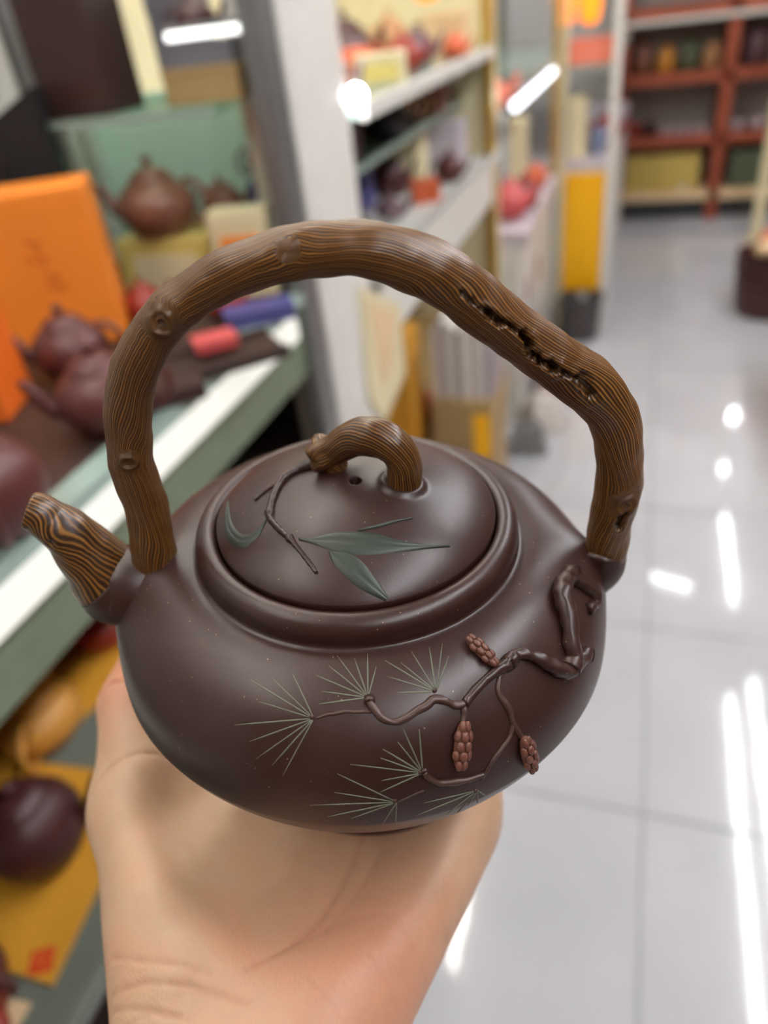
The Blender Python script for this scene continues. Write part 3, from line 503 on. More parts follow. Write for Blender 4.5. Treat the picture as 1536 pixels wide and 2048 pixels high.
# lid
LH = 0.33
def lid_z(r): return Z0 + 0.0005 + RS * LH * np.clip(1 - np.clip(r / RS, 0, 1) ** 2.2, 0, 1) ** 0.75
rr = np.sin(np.linspace(0, 1, 230) * math.pi / 2) * 0.990
lp = [(0.0, LH)] + [(r, LH * (1 - r ** 2.2) ** 0.75) for r in rr[1:]] + [(0.9905, -0.012), (0.9895, -0.05), (0.975, -0.2), (0.90, -0.2)]
lv, lf = lathe((np.array(lp) * RS + np.array([0, Z0]))[::-1], 360)
lv = np.array(lv)
hole = mm(HOLE); kr = mm(KNOBR); kfoot = mm(KNOBFOOT)
top = (lv[:, 2] > Z0 + 0.002)
def xy(a, c): return np.hypot(a[:, 0] - c[0], a[:, 1] - c[1])
dk = xy(lv, kr)
lv[:, 2] += top * (0.0010 * np.exp(-(dk / 0.008) ** 2) + 0.0009 * np.exp(-((dk - 0.0052) / 0.0012) ** 2))
lv[:, 2] += 0.0005
lv[:, 2] += top * 0.0012 * np.exp(-(xy(lv, kfoot[2]) / 0.006) ** 2)
dh = xy(lv, hole); lv[:, 2] -= top * 0.004 * np.clip((0.0018 - dh) / 0.0003, 0, 1)
lid = mesh_obj("lid", lv, lf, CLAY, teapot)
tag(lid, "domed clay lid with bamboo relief and branch knob")

kp = smooth_path(mm(KNOB), 160)
kv, kf, ks, kphi = tube(kp[:, :3], kp[:, 3], 80, ref=(0, 1, 0))
end = np.clip((ks - ks.max() + 0.009) / 0.009, 0, 1)
kc = np.concatenate([np.repeat(kp[:, :3], 80, axis=0), kp[:1, :3], kp[-1:, :3]]); kn = kv - kc; kn /= np.linalg.norm(kn, axis=1)[:, None] + 1e-9
kv = kv + kn * (0.00010 * wob(kv, 700) + end * (0.00055 * wob(kv, 900, 0.7) + 0.0005 * np.sin(kphi * 5 + 1)))[:, None]
grain = kphi / (2 * math.pi) * 40 + 0.7 * np.sin(ks * 150) + end * 2.2 * np.sin(ks * 700 + kphi * 3) + 1.0 * np.sin(ks * 260 + kphi)
knob = mesh_obj("knob", kv, kf, WOOD_BOLD, lid, attrs={"grain": grain, "cut": 0.6 * np.clip((ks - ks.max() + 0.0008) / 0.0008, 0, 1)})
tag(knob, "bent branch knob with dark and golden grain")
fp = smooth_path(np.c_[kfoot, mm([3.8, 3.3, 3.0])], 30)
fv, ff, fs, fphi = tube(fp[:, :3], fp[:, 3], 48, ref=(0, 1, 0))
fv = fv + 0.0002 * wob(fv, 900)[:, None]
mesh_obj("knob_foot", fv, ff, WOOD_BOLD, lid, attrs={"grain": fphi / (2 * math.pi) * 20 + 1.5 * np.sin(fs * 900 + fphi), "cut": np.zeros(len(fv))})

for r0, r1, pts in STEMS:
    p = smooth_path(mm(pts), len(pts) * 3) + EZ * 0.0006; rad = np.linspace(r0, r1, len(p)) / 1000
    rad[:14] *= np.linspace(1.9, 1.0, 14) if r0 > 1 else 1
    for nd in mm(NODES):
        d = np.linalg.norm(p - nd, axis=1); rad += 0.00055 * np.exp(-(d / 0.0010) ** 2)
    v, f, s, phi = tube(p, rad, 20)
    mesh_obj("bamboo_stem", v + 0.00008 * wob(v, 1800)[:, None], f, CLAY_RELIEF if r0 < 1 else CLAY, lid)
def leaf(a, b):
    a, b = mm(a), mm(b); n = min(len(a), len(b)); a, b = smooth_path(a[:n], 30), smooth_path(b[:n], 30); W = 11
    V = []
    for i in range(30):
        for j in range(W):
            u = j / (W - 1); p = a[i] * (1 - u) + b[i] * u
            lift = -0.0002 if j in (0, W - 1) else 0.00052 * (1 - abs(2 * u - 1) ** 4) - 0.00026 * math.exp(-((u - 0.5) / 0.09) ** 2) - (0.00010 if j in (2, 8) else 0)
            V.append((p[0], p[1], lid_z(math.hypot(p[0], p[1])) + lift))
    F = [(i * W + j, i * W + j + 1, i * W + W + j + 1, i * W + W + j) for i in range(29) for j in range(W - 1)]
    return V, F
for a, b in LEAVES:
    mesh_obj("bamboo_leaf", *leaf(a, b), LEAF_CLAY, lid)

# pine relief on the body: branches, cones with scales, sprays of needles
for r0, r1, pts in BRANCHES:
    p = smooth_path(mm(pts), len(pts) * 3); n = len(p); rad = np.linspace(r0, r1, n) / 1000
    rad = rad * (1 + 0.10 * np.sin(np.linspace(0, 9, n) + r0 * 5))
    if r0 > 1.2:
        rad[:4] *= 1.18; rad[-4:] *= 1.18
    v, f, s, phi = tube(p, rad, 20)
    mesh_obj("pine_branch", v + (0.00006 + 0.00005 * r0) * wob(v, 1100)[:, None], f, CLAY_RELIEF if r0 < 1.2 else CLAY, teapot)
for p, r in ((BRANCHES[0][2][0], 2.5), (BRANCHES[2][2][0], 2.2), (BRANCHES[2][2][-1], 1.7), (BRANCHES[5][2][-1], 1.25), (BRANCHES[9][2][-1], 0.9)):
    # sawn-off twig stubs: little rings with a hollow middle
    c = mm(p); nn = np.array([c[0], c[1], 0.02]); nn /= np.linalg.norm(nn)
    base = c - nn * r * 0.0006; q = c + nn * r * 0.00085
    v, f, s, phi = tube([base, (base + q) / 2, q], [r * 0.0011, r * 0.001, r * 0.00088], 20)
    v[-1] -= nn * r * 0.0008
    mesh_obj("twig_stub", v, f, CLAY, teapot)
def blob(centre, ax, up, la, lb, lc, nu, nv_, blunt=1.0):
    ax = np.array(ax); up = np.array(up); sd = np.cross(up, ax); V = []; F = []
    for i in range(nv_ + 1):
        t = math.pi * i / nv_
        for j in range(nu):
            a = 2 * math.pi * j / nu
            V.append(centre - ax * la * math.cos(t) + (sd * lb * math.cos(a) + up * lc * math.sin(a)) * max(math.sin(t), 0.0) ** blunt)
    F = [(i * nu + j, i * nu + (j + 1) % nu, (i + 1) * nu + (j + 1) % nu, (i + 1) * nu + j) for i in range(nv_) for j in range(nu)]
    return V, F
for pts, nn, hw in CONES:
    p = mm(pts); nn = np.array(nn); ax = p[2] - p[0]; L_ = np.linalg.norm(ax); ax /= L_; nn = nn - ax * (nn @ ax); nn /= np.linalg.norm(nn)
    sd = np.cross(nn, ax); ce = p[1] + nn * 0.0007; hw = hw / 1000; ht = hw * 0.85
    V, F = blob(ce, ax, nn, L_ * 0.52, hw * 0.93, ht * 0.93, 24, 16, 0.7)
    cone = mesh_obj("pine_cone", V, F, CONE_CLAY, teapot); tag(cone, "reddish clay pine cone")
    rows = 5
    for i in range(rows):
        u = -0.86 + 1.66 * i / (rows - 1); k = max(0.06, 1 - u * u) ** 0.35; m = 2 if i % 2 == 0 else 3
        for j in range(m):
            a = (j - (m - 1) / 2) * 1.02
            o = ax * (u * L_ * 0.5) + (sd * math.sin(a) * hw + nn * math.cos(a) * ht) * k
            o = o * 1.0; up = sd * math.sin(a) / hw + nn * math.cos(a) / ht + ax * (u / (L_ * 0.5)) * 0.8; up /= np.linalg.norm(up)
            al = ax - up * (ax @ up); al /= np.linalg.norm(al)
            V, F = blob(ce + o, al, up, L_ * 0.112, hw * 0.47 * (0.6 + 0.4 * k), 0.00062, 16, 10, 0.7)
            mesh_obj("cone_scale", V, F, CONE_CLAY, cone)
for spray in SPRAYS:
    holder = None
    for nd in spray:
        p = smooth_path(mm(nd), 12)
        rad = np.interp(np.linspace(0, 1, 12), [0, 0.2, 0.7, 1], [0.14, 0.20, 0.20, 0.08]) / 1000 * random.uniform(0.85, 1.15)
        v, f, s, phi = tube(p, rad, 8)
        if holder is None:
            c = p[0]; nn = np.array([c[0], c[1], 0]); nn /= np.linalg.norm(nn)
            V, F = blob(c, np.array([0, 0, 1.0]), nn, 0.0007, 0.0006, 0.0005, 12, 8)
            holder = mesh_obj("needle_spray", V, F, CLAY_RELIEF, teapot); tag(holder, "fan of incised pale green pine needles")
        mesh_obj("pine_needle", v, f, NEEDLE_CLAY, holder)

# ------------------------------------------------------------------ the hand that carries the teapot (one continuous surface)
def round_cone(P, a, b, r1, r2):
    a, b = np.array(a), np.array(b); ab = b - a; l2 = ab @ ab
    t = np.clip(((P - a) @ ab) / l2, 0, 1)
    return np.linalg.norm(P - a - t[..., None] * ab, axis=-1) - (r1 + (r2 - r1) * t)
def ellipsoid(P, c, rx, ry, rz, rot=0.0, tilt=0.0):
    q = P - np.array(c); ca, sa = math.cos(rot), math.sin(rot)
    x = q[..., 0] * ca + q[..., 1] * sa; y = -q[..., 0] * sa + q[..., 1] * ca; z = q[..., 2] - tilt * y
    k0 = np.sqrt((x / rx) ** 2 + (y / ry) ** 2 + (z / rz) ** 2); k1 = np.sqrt((x / rx**2) ** 2 + (y / ry**2) ** 2 + (z / rz**2) ** 2)
    return k0 * (k0 - 1.0) / np.maximum(k1, 1e-6)
def smin(a, b, k):
    h = np.clip(0.5 + 0.5 * (b - a) / k, 0, 1); return b * (1 - h) + a * h - k * h * (1 - h)

def surface_nets(val, org, step):
    nx, ny, nz = val.shape; ins = val < 0
    cnt = np.zeros((nx - 1, ny - 1, nz - 1), np.int8)
    for i in (0, 1):
        for j in (0, 1):
            for k in (0, 1): cnt += ins[i:nx - 1 + i, j:ny - 1 + j, k:nz - 1 + k]
    act = np.argwhere((cnt > 0) & (cnt < 8)); idx = -np.ones(cnt.shape, np.int64); idx[tuple(act.T)] = np.arange(len(act))
    acc = np.zeros((len(act), 3)); num = np.zeros(len(act)); cs = [(i, j, k) for i in (0, 1) for j in (0, 1) for k in (0, 1)]
    for c0 in cs:
        for ax in range(3):
            if c0[ax]: continue
            c1 = list(c0); c1[ax] = 1
            v0 = val[tuple((act + c0).T)]; v1 = val[tuple((act + c1).T)]; m = (v0 < 0) != (v1 < 0)
            t = np.where(m, v0 / np.where(m, v0 - v1, 1), 0); p = np.tile(np.array(c0, float), (len(act), 1)); p[:, ax] = t
            acc += p * m[:, None]; num += m
    V = org + (act + acc / num[:, None]) * step; F = []
    for ax in range(3):
        b, c = (ax + 1) % 3, (ax + 2) % 3
        sl0 = [slice(None)] * 3; sl1 = [slice(None)] * 3; sl0[ax] = slice(0, -1); sl1[ax] = slice(1, None)
        e = np.argwhere(ins[tuple(sl0)] != ins[tuple(sl1)])
        e = e[(e[:, b] > 0) & (e[:, c] > 0) & (e[:, b] < val.shape[b] - 1) & (e[:, c] < val.shape[c] - 1)]
        flip = ins[tuple(e.T)]
        def at(db, dc):
            q = e.copy(); q[:, b] += db; q[:, c] += dc; return idx[tuple(q.T)]
        q = np.stack([at(-1, -1), at(0, -1), at(0, 0), at(-1, 0)], 1); q[~flip] = q[~flip][:, ::-1]; F.append(q)
    return V, np.concatenate(F)

HSTEP = 0.0017
lo, hi = np.array([-0.205, -0.18, -0.312]), np.array([0.0, 0.298, -0.155])
g = [np.arange(lo[i], hi[i], HSTEP) for i in range(3)]
Pg = np.stack(np.meshgrid(*g, indexing='ij'), -1).astype(np.float32)
D = round_cone(Pg, (-0.0681, -0.1930, -0.3019), (-0.0777, 0.0477, -0.2463), 0.0340, 0.0227)          # forearm, little-finger side
D = smin(D, round_cone(Pg, (-0.0931, -0.1930, -0.3019), (-0.1039, 0.0511, -0.2452), 0.0340, 0.0233), 0.0227)
for b_, r in (((-0.1249, 0.1725, -0.2225), 0.0153), ((-0.0999, 0.1816, -0.2245), 0.0153), ((-0.0726, 0.1771, -0.2265), 0.0148), ((-0.0460, 0.1680, -0.2290), 0.0142)):
    a_ = (-0.0874 + (b_[0] + 0.0885) * 0.36, 0.0658, -0.2457)
    D = smin(D, round_cone(Pg, a_, b_, 0.0182, r), 0.0136)                                     # metacarpals
D = smin(D, round_cone(Pg, (-0.0709, 0.0704, -0.2389), (-0.0499, 0.1453, -0.2389), 0.0210, 0.0199), 0.0136)   # heel of the hand, little-finger side
D = smin(D, ellipsoid(Pg, (-0.1163, 0.0942, -0.2321), 0.0272, 0.0420, 0.0233, 0.55), 0.0136)      # ball of the thumb
D = smin(D, round_cone(Pg, (-0.1175, 0.0795, -0.2395), (-0.1532, 0.1169, -0.2270), 0.0210, 0.0168), 0.0136)
D = smin(D, round_cone(Pg, (-0.1294, 0.1476, -0.2315), (-0.1476, 0.1226, -0.2315), 0.0074, 0.0091), 0.0182)  # web between thumb and index
T = round_cone(Pg, (-0.1532, 0.1169, -0.2270), (-0.1737, 0.1498, -0.2134), 0.0165, 0.0127)
T = smin(T, round_cone(Pg, (-0.1737, 0.1498, -0.2134), (-0.1754, 0.1816, -0.1986), 0.0127, 0.0096), 0.0045)
D = smin(D, T, 0.0102)
D = -smin(-D, ellipsoid(Pg, (-0.0930, 0.124, -0.2115), 0.046, 0.036, 0.0165, 0.0), 0.018)     # hollow of the palm
FINGERS = (  # knuckle, middle joint, end joint, tip with radii (index to little finger)
    ((-0.1249, 0.1725, -0.2225), (-0.1379, 0.2179, -0.2253), (-0.1441, 0.2418, -0.2122), (-0.1441, 0.2599, -0.1964)),
    ((-0.0999, 0.1816, -0.2245), (-0.1067, 0.2327, -0.2281), (-0.1090, 0.2599, -0.2145), (-0.1090, 0.2792, -0.1964)),
    ((-0.0726, 0.1771, -0.2265), (-0.0732, 0.2259, -0.2304), (-0.0738, 0.2531, -0.2179), (-0.0726, 0.2713, -0.2009)),
    ((-0.0460, 0.1680, -0.2290), (-0.0409, 0.2043, -0.2281), (-0.0409, 0.2259, -0.2157), (-0.0386, 0.2406, -0.2009)))
for (a, b, c, d), s_ in zip(FINGERS, (1.0, 1.04, 0.98, 0.86)):
    Q = round_cone(Pg, a, b, 0.0127 * s_, 0.0111 * s_)
    Q = smin(Q, round_cone(Pg, b, c, 0.0111 * s_, 0.0100 * s_), 0.0034)
    Q = smin(Q, round_cone(Pg, c, d, 0.0100 * s_, 0.0082 * s_), 0.0034)
    D = smin(D, Q, 0.0057)
# flesh yields to the foot and belly of the pot
W = (Pg + np.array([0, 0, 1.53]) - np.array(POT_BASE)).reshape(-1, 3) @ np.array(POT_M)
rad = np.hypot(W[:, 0], W[:, 1]); z = W[:, 2]
pd = np.where(z < 0.058, np.maximum(rad - body_radius(np.clip(z, 0, 0.050)), -z), 1.0).reshape(D.shape)
D = np.maximum(D, -(pd - 0.0002))
for ax in range(3):                                                                            # soften the pressed rim
    D = (np.roll(D, 1, ax) + 2 * D + np.roll(D, -1, ax)) / 4
HV, HF = surface_nets(D, lo, HSTEP)
del Pg, W, T, pd
# relax the stair-steps of the grid
E_ = np.concatenate([HF[:, [0, 1]], HF[:, [1, 2]], HF[:, [2, 3]], HF[:, [3, 0]]]); E_ = np.concatenate([E_, E_[:, ::-1]])
deg = np.bincount(E_[:, 0], minlength=len(HV))[:, None]
for lam in (0.5, -0.52, 0.5, -0.52, 0.5):
    m = np.stack([np.bincount(E_[:, 0], weights=HV[E_[:, 1], k], minlength=len(HV)) for k in range(3)], 1) / deg
    HV = HV + lam * (m - HV)
# refine once so that the skin lines have room
tmp_me = bpy.data.meshes.new("skin_grid"); tmp_me.from_pydata(HV.tolist(), [], HF.tolist()); tmp = bpy.data.objects.new("skin_grid", tmp_me); COL.objects.link(tmp)
tmp.modifiers.new("fine", 'SUBSURF').levels = 1
ev = tmp.evaluated_get(bpy.context.evaluated_depsgraph_get()).to_mesh()
HV = np.empty(len(ev.vertices) * 3); ev.vertices.foreach_get("co", HV); HV = HV.reshape(-1, 3)
HF = np.empty(len(ev.loops), np.int32); ev.loops.foreach_get("vertex_index", HF); HF = HF.reshape(-1, 4)
bpy.data.objects.remove(tmp); bpy.data.meshes.remove(tmp_me)
CREASES = (  # palm and wrist lines: points (x, y), width, depth in millimetres
    ([(-0.0728, 0.1253), (-0.0721, 0.1157), (-0.0733, 0.103), (-0.0759, 0.0909), (-0.0811, 0.0824), (-0.0877, 0.0745)], 0.99, 0.50),
    ([(-0.0641, 0.1225), (-0.0655, 0.1139), (-0.0673, 0.1021), (-0.0715, 0.092)], 0.86, 0.32),
    ([(-0.1655, 0.1114), (-0.1616, 0.1195), (-0.155, 0.1257), (-0.1466, 0.1311)], 0.79, 0.63),
    ([(-0.1822, 0.1448), (-0.1786, 0.1481), (-0.1732, 0.1488)], 0.79, 0.72),
    ([(-0.1312, 0.0684), (-0.1182, 0.068), (-0.1057, 0.0692), (-0.0964, 0.07)], 0.79, 0.32),
    ([(-0.1263, 0.0609), (-0.1139, 0.0637), (-0.099, 0.0659), (-0.084, 0.067)], 0.86, 0.54),
    ([(-0.1244, 0.0577), (-0.1121, 0.0584), (-0.1012, 0.0588)], 0.73, 0.45),
    ([(-0.1179, 0.0537), (-0.11, 0.0577), (-0.098, 0.0586)], 0.73, 0.27),
    ([(-0.0772, 0.0862), (-0.0725, 0.0903), (-0.0653, 0.0965), (-0.0529, 0.1018)], 0.79, 0.18),
    ([(-0.0434, 0.1127), (-0.0406, 0.1072), (-0.0368, 0.1007)], 0.66, 0.14),
    ([(-0.0509, 0.1001), (-0.0448, 0.0944), (-0.0404, 0.0887)], 0.66, 0.14),
    ([(-0.0565, 0.0887), (-0.0504, 0.0835), (-0.046, 0.0783)], 0.66, 0.14),
    ([(-0.0703, 0.077), (-0.0631, 0.0738), (-0.0573, 0.0698)], 0.66, 0.18),

)
up = np.zeros(len(HV))
for pts, w_, d_ in CREASES:
    p2 = smooth_path(np.array(pts, float), 60)
    d2 = np.full(len(HV), 1e9)
    for q in p2: d2 = np.minimum(d2, (HV[:, 0] - q[0]) ** 2 + (HV[:, 1] - q[1]) ** 2)
    up += d_ / 1000 * np.exp(-d2 / (w_ / 1000) ** 2) * (1 + 0.35 * np.sin(HV[:, 1] * 900) * np.sin(HV[:, 0] * 700))
HV[:, 2] -= up * (HV[:, 2] > -0.240)
bl = 0.55 * np.exp(-(((HV[:, 0] + 0.060) / 0.032) ** 2 + ((HV[:, 1] - 0.088) / 0.032) ** 2)) \
   + 0.7 * np.exp(-(((HV[:, 0] + 0.176) / 0.018) ** 2 + ((HV[:, 1] - 0.157) / 0.023) ** 2))
HAND_AT = np.array([-0.085, 0.113, -0.267])
hand = mesh_obj("person", HV - HAND_AT, [tuple(map(int, q)) for q in HF], SKIN, attrs={"blush": bl, "crease": np.clip(up / 0.0006, 0, 1)})
hand.location = tuple(HAND_AT + np.array([0, 0, 1.53]))
tag(hand, "bare open left hand and forearm, palm up, carrying the clay teapot", "hand")
NAIL = mat("finger_nail", (226, 178, 156), 0.3)
for (a, b, c, d), s_ in list(zip(FINGERS, (1.0, 1.04, 0.98, 0.86))) + [(((0, 0, 0),) * 2 + ((-0.1737, 0.1498, -0.2134), (-0.1754, 0.1816, -0.1986)), 1.1)]:
    c, d = np.array(c), np.array(d); ax = d - c; ax /= np.linalg.norm(ax)
    away = np.array([0, 0.55, -0.85]) if s_ != 1.1 else np.array([-0.75, -0.1, -0.65])
    away = away - ax * (away @ ax); away /= np.linalg.norm(away)
    V, F = blob(d + away * 0.0068 * s_ * (1.0 if s_ != 1.1 else 1.12) - ax * 0.001, ax, away, 0.0066, 0.0050, 0.0018, 16, 10)
    o = mesh_obj("finger_nail", np.array(V) - HAND_AT, F, NAIL, hand)

# ------------------------------------------------------------------ shop materials
ALU = mat("grey_aluminium", (132, 134, 134), 0.35, 0.6, noise=0.05)
DALU = mat("dark_grey_frame", (74, 76, 78), 0.45, 0.3, noise=0.05)
WHITE = mat("white_lacquer", (228, 226, 218), 0.4, noise=0.02)
GLASSEDGE = mat("green_glass_edge", (150, 170, 160), 0.15, noise=0.04)
def thin_glass():
    m = bpy.data.materials.new("thin_glass"); m.use_nodes = True; nt = m.node_tree; nt.nodes.clear()
    o = nt.nodes.new("ShaderNodeOutputMaterial"); mx = nt.nodes.new("ShaderNodeMixShader"); t = nt.nodes.new("ShaderNodeBsdfTransparent"); gl = nt.nodes.new("ShaderNodeBsdfGlossy")
    t.inputs[0].default_value = (0.86, 0.95, 0.90, 1); gl.inputs["Roughness"].default_value = 0.05; mx.inputs[0].default_value = 0.16
    nt.links.new(t.outputs[0], mx.inputs[1]); nt.links.new(gl.outputs[0], mx.inputs[2]); nt.links.new(mx.outputs[0], o.inputs[0]); return m
GLASS = thin_glass()
def frosted():
    m = bpy.data.materials.new("frosted_green_glass"); m.use_nodes = True; nt = m.node_tree; b = nt.nodes["Principled BSDF"]; o = nt.nodes["Material Output"]
    b.inputs["Base Color"].default_value = (*lin((190, 210, 198)), 1); b.inputs["Roughness"].default_value = 0.25
    t = nt.nodes.new("ShaderNodeBsdfTranslucent"); t.inputs[0].default_value = (*lin((215, 235, 224)), 1); mx = nt.nodes.new("ShaderNodeMixShader"); mx.inputs[0].default_value = 0.72
    nt.links.new(b.outputs[0], mx.inputs[1]); nt.links.new(t.outputs[0], mx.inputs[2]); nt.links.new(mx.outputs[0], o.inputs[0]); return m
FROSTED = frosted()
GREENBOARD = mat("grey_green_board", (110, 122, 98), 0.5, noise=0.06)
SHELFGREY = mat("grey_shelf_paper", (116, 122, 112), 0.35, noise=0.04)
DARKWOOD = mat("dark_stained_wood", (52, 36, 30), 0.45, noise=0.2)
REDWOOD = mat("red_brown_wood", (158, 78, 52), 0.4, noise=0.12, nscale=12)
PANELGREEN = mat("pale_green_panel", (186, 204, 190), 0.25, noise=0.1, nscale=6)
GOLDMETAL = mat("brushed_gold", (196, 160, 74), 0.35, 0.5, noise=0.06)
STRIP = mat("light_strip_glow", (255, 252, 240), 0.5, emit=STRIP_POWER)
STRIP.node_tree.nodes["Principled BSDF"].inputs["Base Color"].default_value = (0.2, 0.2, 0.2, 1)
MAROON = mat("maroon_clay", (86, 41, 37), 0.42, noise=0.12)
DMAROON = mat("dark_maroon_clay", (70, 33, 32), 0.4, noise=0.12)
REDCLAY = mat("red_clay", (150, 50, 38), 0.4, noise=0.1)
ORANGECLAY = mat("orange_red_clay", (206, 96, 56), 0.45, noise=0.1)
BROWNCLAY = mat("warm_brown_clay", (128, 84, 66), 0.33, noise=0.1)
PURPLECLAY = mat("purple_grey_clay", (104, 78, 84), 0.35, noise=0.1)
GOLDCLAY = mat("ochre_clay", (206, 146, 60), 0.45, noise=0.1)
TANCLAY = mat("tan_clay", (186, 140, 96), 0.5, noise=0.1)
BLACKCLAY = mat("black_clay", (34, 32, 36), 0.4, noise=0.1)
GREYCLAY = mat("grey_clay", (130, 128, 126), 0.4, noise=0.1)
PALECUP = mat("pale_lilac_glaze", (206, 196, 204), 0.3, noise=0.06)
GREENCLAY = mat("dull_green_clay", (90, 100, 74), 0.45, noise=0.1)
ORANGEPAPER = mat("orange_card", (244, 140, 44), 0.5, noise=0.05, nscale=8)
DORANGE = mat("deep_orange_card", (226, 104, 26), 0.5, noise=0.05, nscale=8)
GOLDPAPER = mat("golden_card", (222, 160, 52), 0.45, noise=0.06, nscale=8)
PEACH = mat("peach_card", (234, 204, 160), 0.5, noise=0.04, nscale=8)
CREAM = mat("cream_card", (232, 220, 178), 0.5, noise=0.05, nscale=8)
LEMON = mat("pale_yellow_card", (228, 208, 120), 0.5, noise=0.06, nscale=8)
YELLOW = mat("bright_yellow_panel", (255, 186, 4), 0.45, noise=0.03, nscale=5)
BROWNCARD = mat("brown_card", (150, 112, 72), 0.55, noise=0.08, nscale=8)
TANCARD = mat("tan_card", (168, 140, 92), 0.55, noise=0.08, nscale=8)
BLUECARD = mat("indigo_card", (72, 72, 128), 0.5, noise=0.08, nscale=8)
GREYCARD = mat("grey_card", (112, 112, 120), 0.5, noise=0.08, nscale=8)
BLACKCARD = mat("black_card", (16, 15, 17), 0.8, noise=0.1, nscale=8)
DBROWNCARD = mat("dark_brown_card", (58, 36, 32), 0.45, noise=0.1, nscale=8)
REDINK = mat("red_ink", (214, 70, 30), 0.6)
BROWNINK = mat("brown_ink", (190, 84, 30), 0.6)
PINK = mat("pink_red_plastic", (200, 84, 84), 0.45, noise=0.06)
SALMON = mat("salmon_sign", (236, 132, 106), 0.5, noise=0.05)
LANTERN = mat("orange_lantern_glow", (255, 140, 30), 0.5, emit=1.0)
GREYBIN = mat("dark_grey_plastic", (80, 72, 72), 0.5, noise=0.06)

# ------------------------------------------------------------------ builders of shop goods
def profile_round(w, h):
    return [(0, 0), (0.26 * w, 0), (0.30 * w, 0.03 * h), (0.44 * w, 0.25 * h), (0.5 * w, 0.5 * h), (0.47 * w, 0.72 * h), (0.36 * w, 0.92 * h), (0.27 * w, h), (0.25 * w, 0.99 * h), (0, 0.99 * h)]
def profile_flat(w, h):
    return [(0, 0), (0.32 * w, 0), (0.36 * w, 0.05 * h), (0.49 * w, 0.35 * h), (0.5 * w, 0.5 * h), (0.46 * w, 0.75 * h), (0.34 * w, 0.95 * h), (0.28 * w, h), (0, h)]
def profile_tall(w, h):
    return [(0, 0), (0.36 * w, 0), (0.42 * w, 0.04 * h), (0.5 * w, 0.35 * h), (0.47 * w, 0.7 * h), (0.38 * w, 0.95 * h), (0.34 * w, h), (0, h)]
def dense(p, n=40):
    """round a coarse profile, keeping its ends"""
    q = smooth_path(np.array(p, float), n); q[0], q[-1] = p[0], p[-1]; q[:, 0] = np.maximum(q[:, 0], 0); return q

def make_pot(label, loc, w, m, rz=0.0, style="round", aspect=0.62, handle="side", group=None, lidm=None):
    """small teapot; +x is the spout"""
    e = empty("teapot", loc, rz); tag(e, label, "teapot", group); h = w * aspect
    pr = {"round": profile_round, "flat": profile_flat, "tall": profile_tall}[style](w, h)
    MB().lathe(dense(pr), 40).build("body", m, e, True)
    lw = 0.29 * w if style != "tall" else 0.36 * w
    l = MB().lathe(dense([(0, 0.16 * w), (lw * 0.55, 0.13 * w), (lw * 0.9, 0.05 * w), (lw, 0.01 * w), (lw * 0.96, -0.01 * w), (0, -0.01 * w)], 24), 32, (0, 0, h)).build("lid", lidm or m, e, True)
    MB().lathe(dense([(0, 0.13 * w), (0.05 * w, 0.12 * w), (0.075 * w, 0.075 * w), (0.045 * w, 0.03 * w), (0.035 * w, 0), (0.05 * w, -0.03 * w)], 18), 20, (0, 0, h + 0.16 * w)).build("lid_knob", lidm or m, l, True)
    sp = smooth_path([(0.42 * w, 0, 0.40 * h), (0.56 * w, 0, 0.52 * h), (0.64 * w, 0, 0.74 * h), (0.74 * w, 0, 1.02 * h)], 14)
    MB().tube(sp, np.linspace(0.105 * w, 0.045 * w, 14), 14).build("spout", m, e, True)
    if handle == "side":
        a = np.linspace(-1.9, 1.9, 22)
        hp_ = [(-0.50 * w - 0.20 * w * math.cos(t), 0, 0.56 * h + 0.40 * h * math.sin(t * 0.82)) for t in a]
    else:
        a = np.linspace(0, math.pi, 26); hp_ = [(0.36 * w * math.cos(t), 0, 0.80 * h + 0.85 * w * math.sin(t)) for t in a]
    MB().tube(hp_, 0.042 * w, 12).build("handle", m, e, True)
    return e

def make_box(label, loc, sx, sy, sz, m, rz=0.0, cat="box", name="gift_box", panel=None, group=None, tiltx=0.0, lid=True):
    """card box, x = width, y = depth; base centre at loc; optional printed panel on the face towards -y"""
    e = empty(name, loc, rz); tag(e, label, cat, group); e.rotation_euler = (tiltx, 0, rz)
    MB().box(-sx / 2, sx / 2, -sy / 2, sy / 2, 0, sz * (0.80 if lid else 1), min(sx, sy, sz) * 0.03).build("box_body", m, e)
    if lid: MB().box(-sx / 2 - 0.001, sx / 2 + 0.001, -sy / 2 - 0.001, sy / 2 + 0.001, sz * 0.80, sz, min(sx, sy, sz) * 0.03).build("box_lid", m, e)
    if panel: MB().box(-sx * 0.34, sx * 0.34, -sy / 2 - 0.0025, -sy / 2, sz * 0.15, sz * 0.72).build("printed_panel", panel, e)
    return e

def make_cup(label, loc, w, m, group=None):
    e = empty("tea_cup", loc); tag(e, label, "cup", group)
    MB().lathe(dense([(0, 0.02 * w), (0.22 * w, 0), (0.26 * w, 0.05 * w), (0.42 * w, 0.3 * w), (0.5 * w, 0.62 * w), (0.46 * w, 0.62 * w), (0.36 * w, 0.3 * w), (0, 0.1 * w)], 26), 28).build("bowl", m, e, True)
    MB().lathe([(0.20 * w, 0), (0.26 * w, 0), (0.25 * w, -0.06 * w), (0.21 * w, -0.06 * w), (0.20 * w, 0)], 24).build("foot_ring", m, e, True).location = (0, 0, 0.06 * w)
    return e

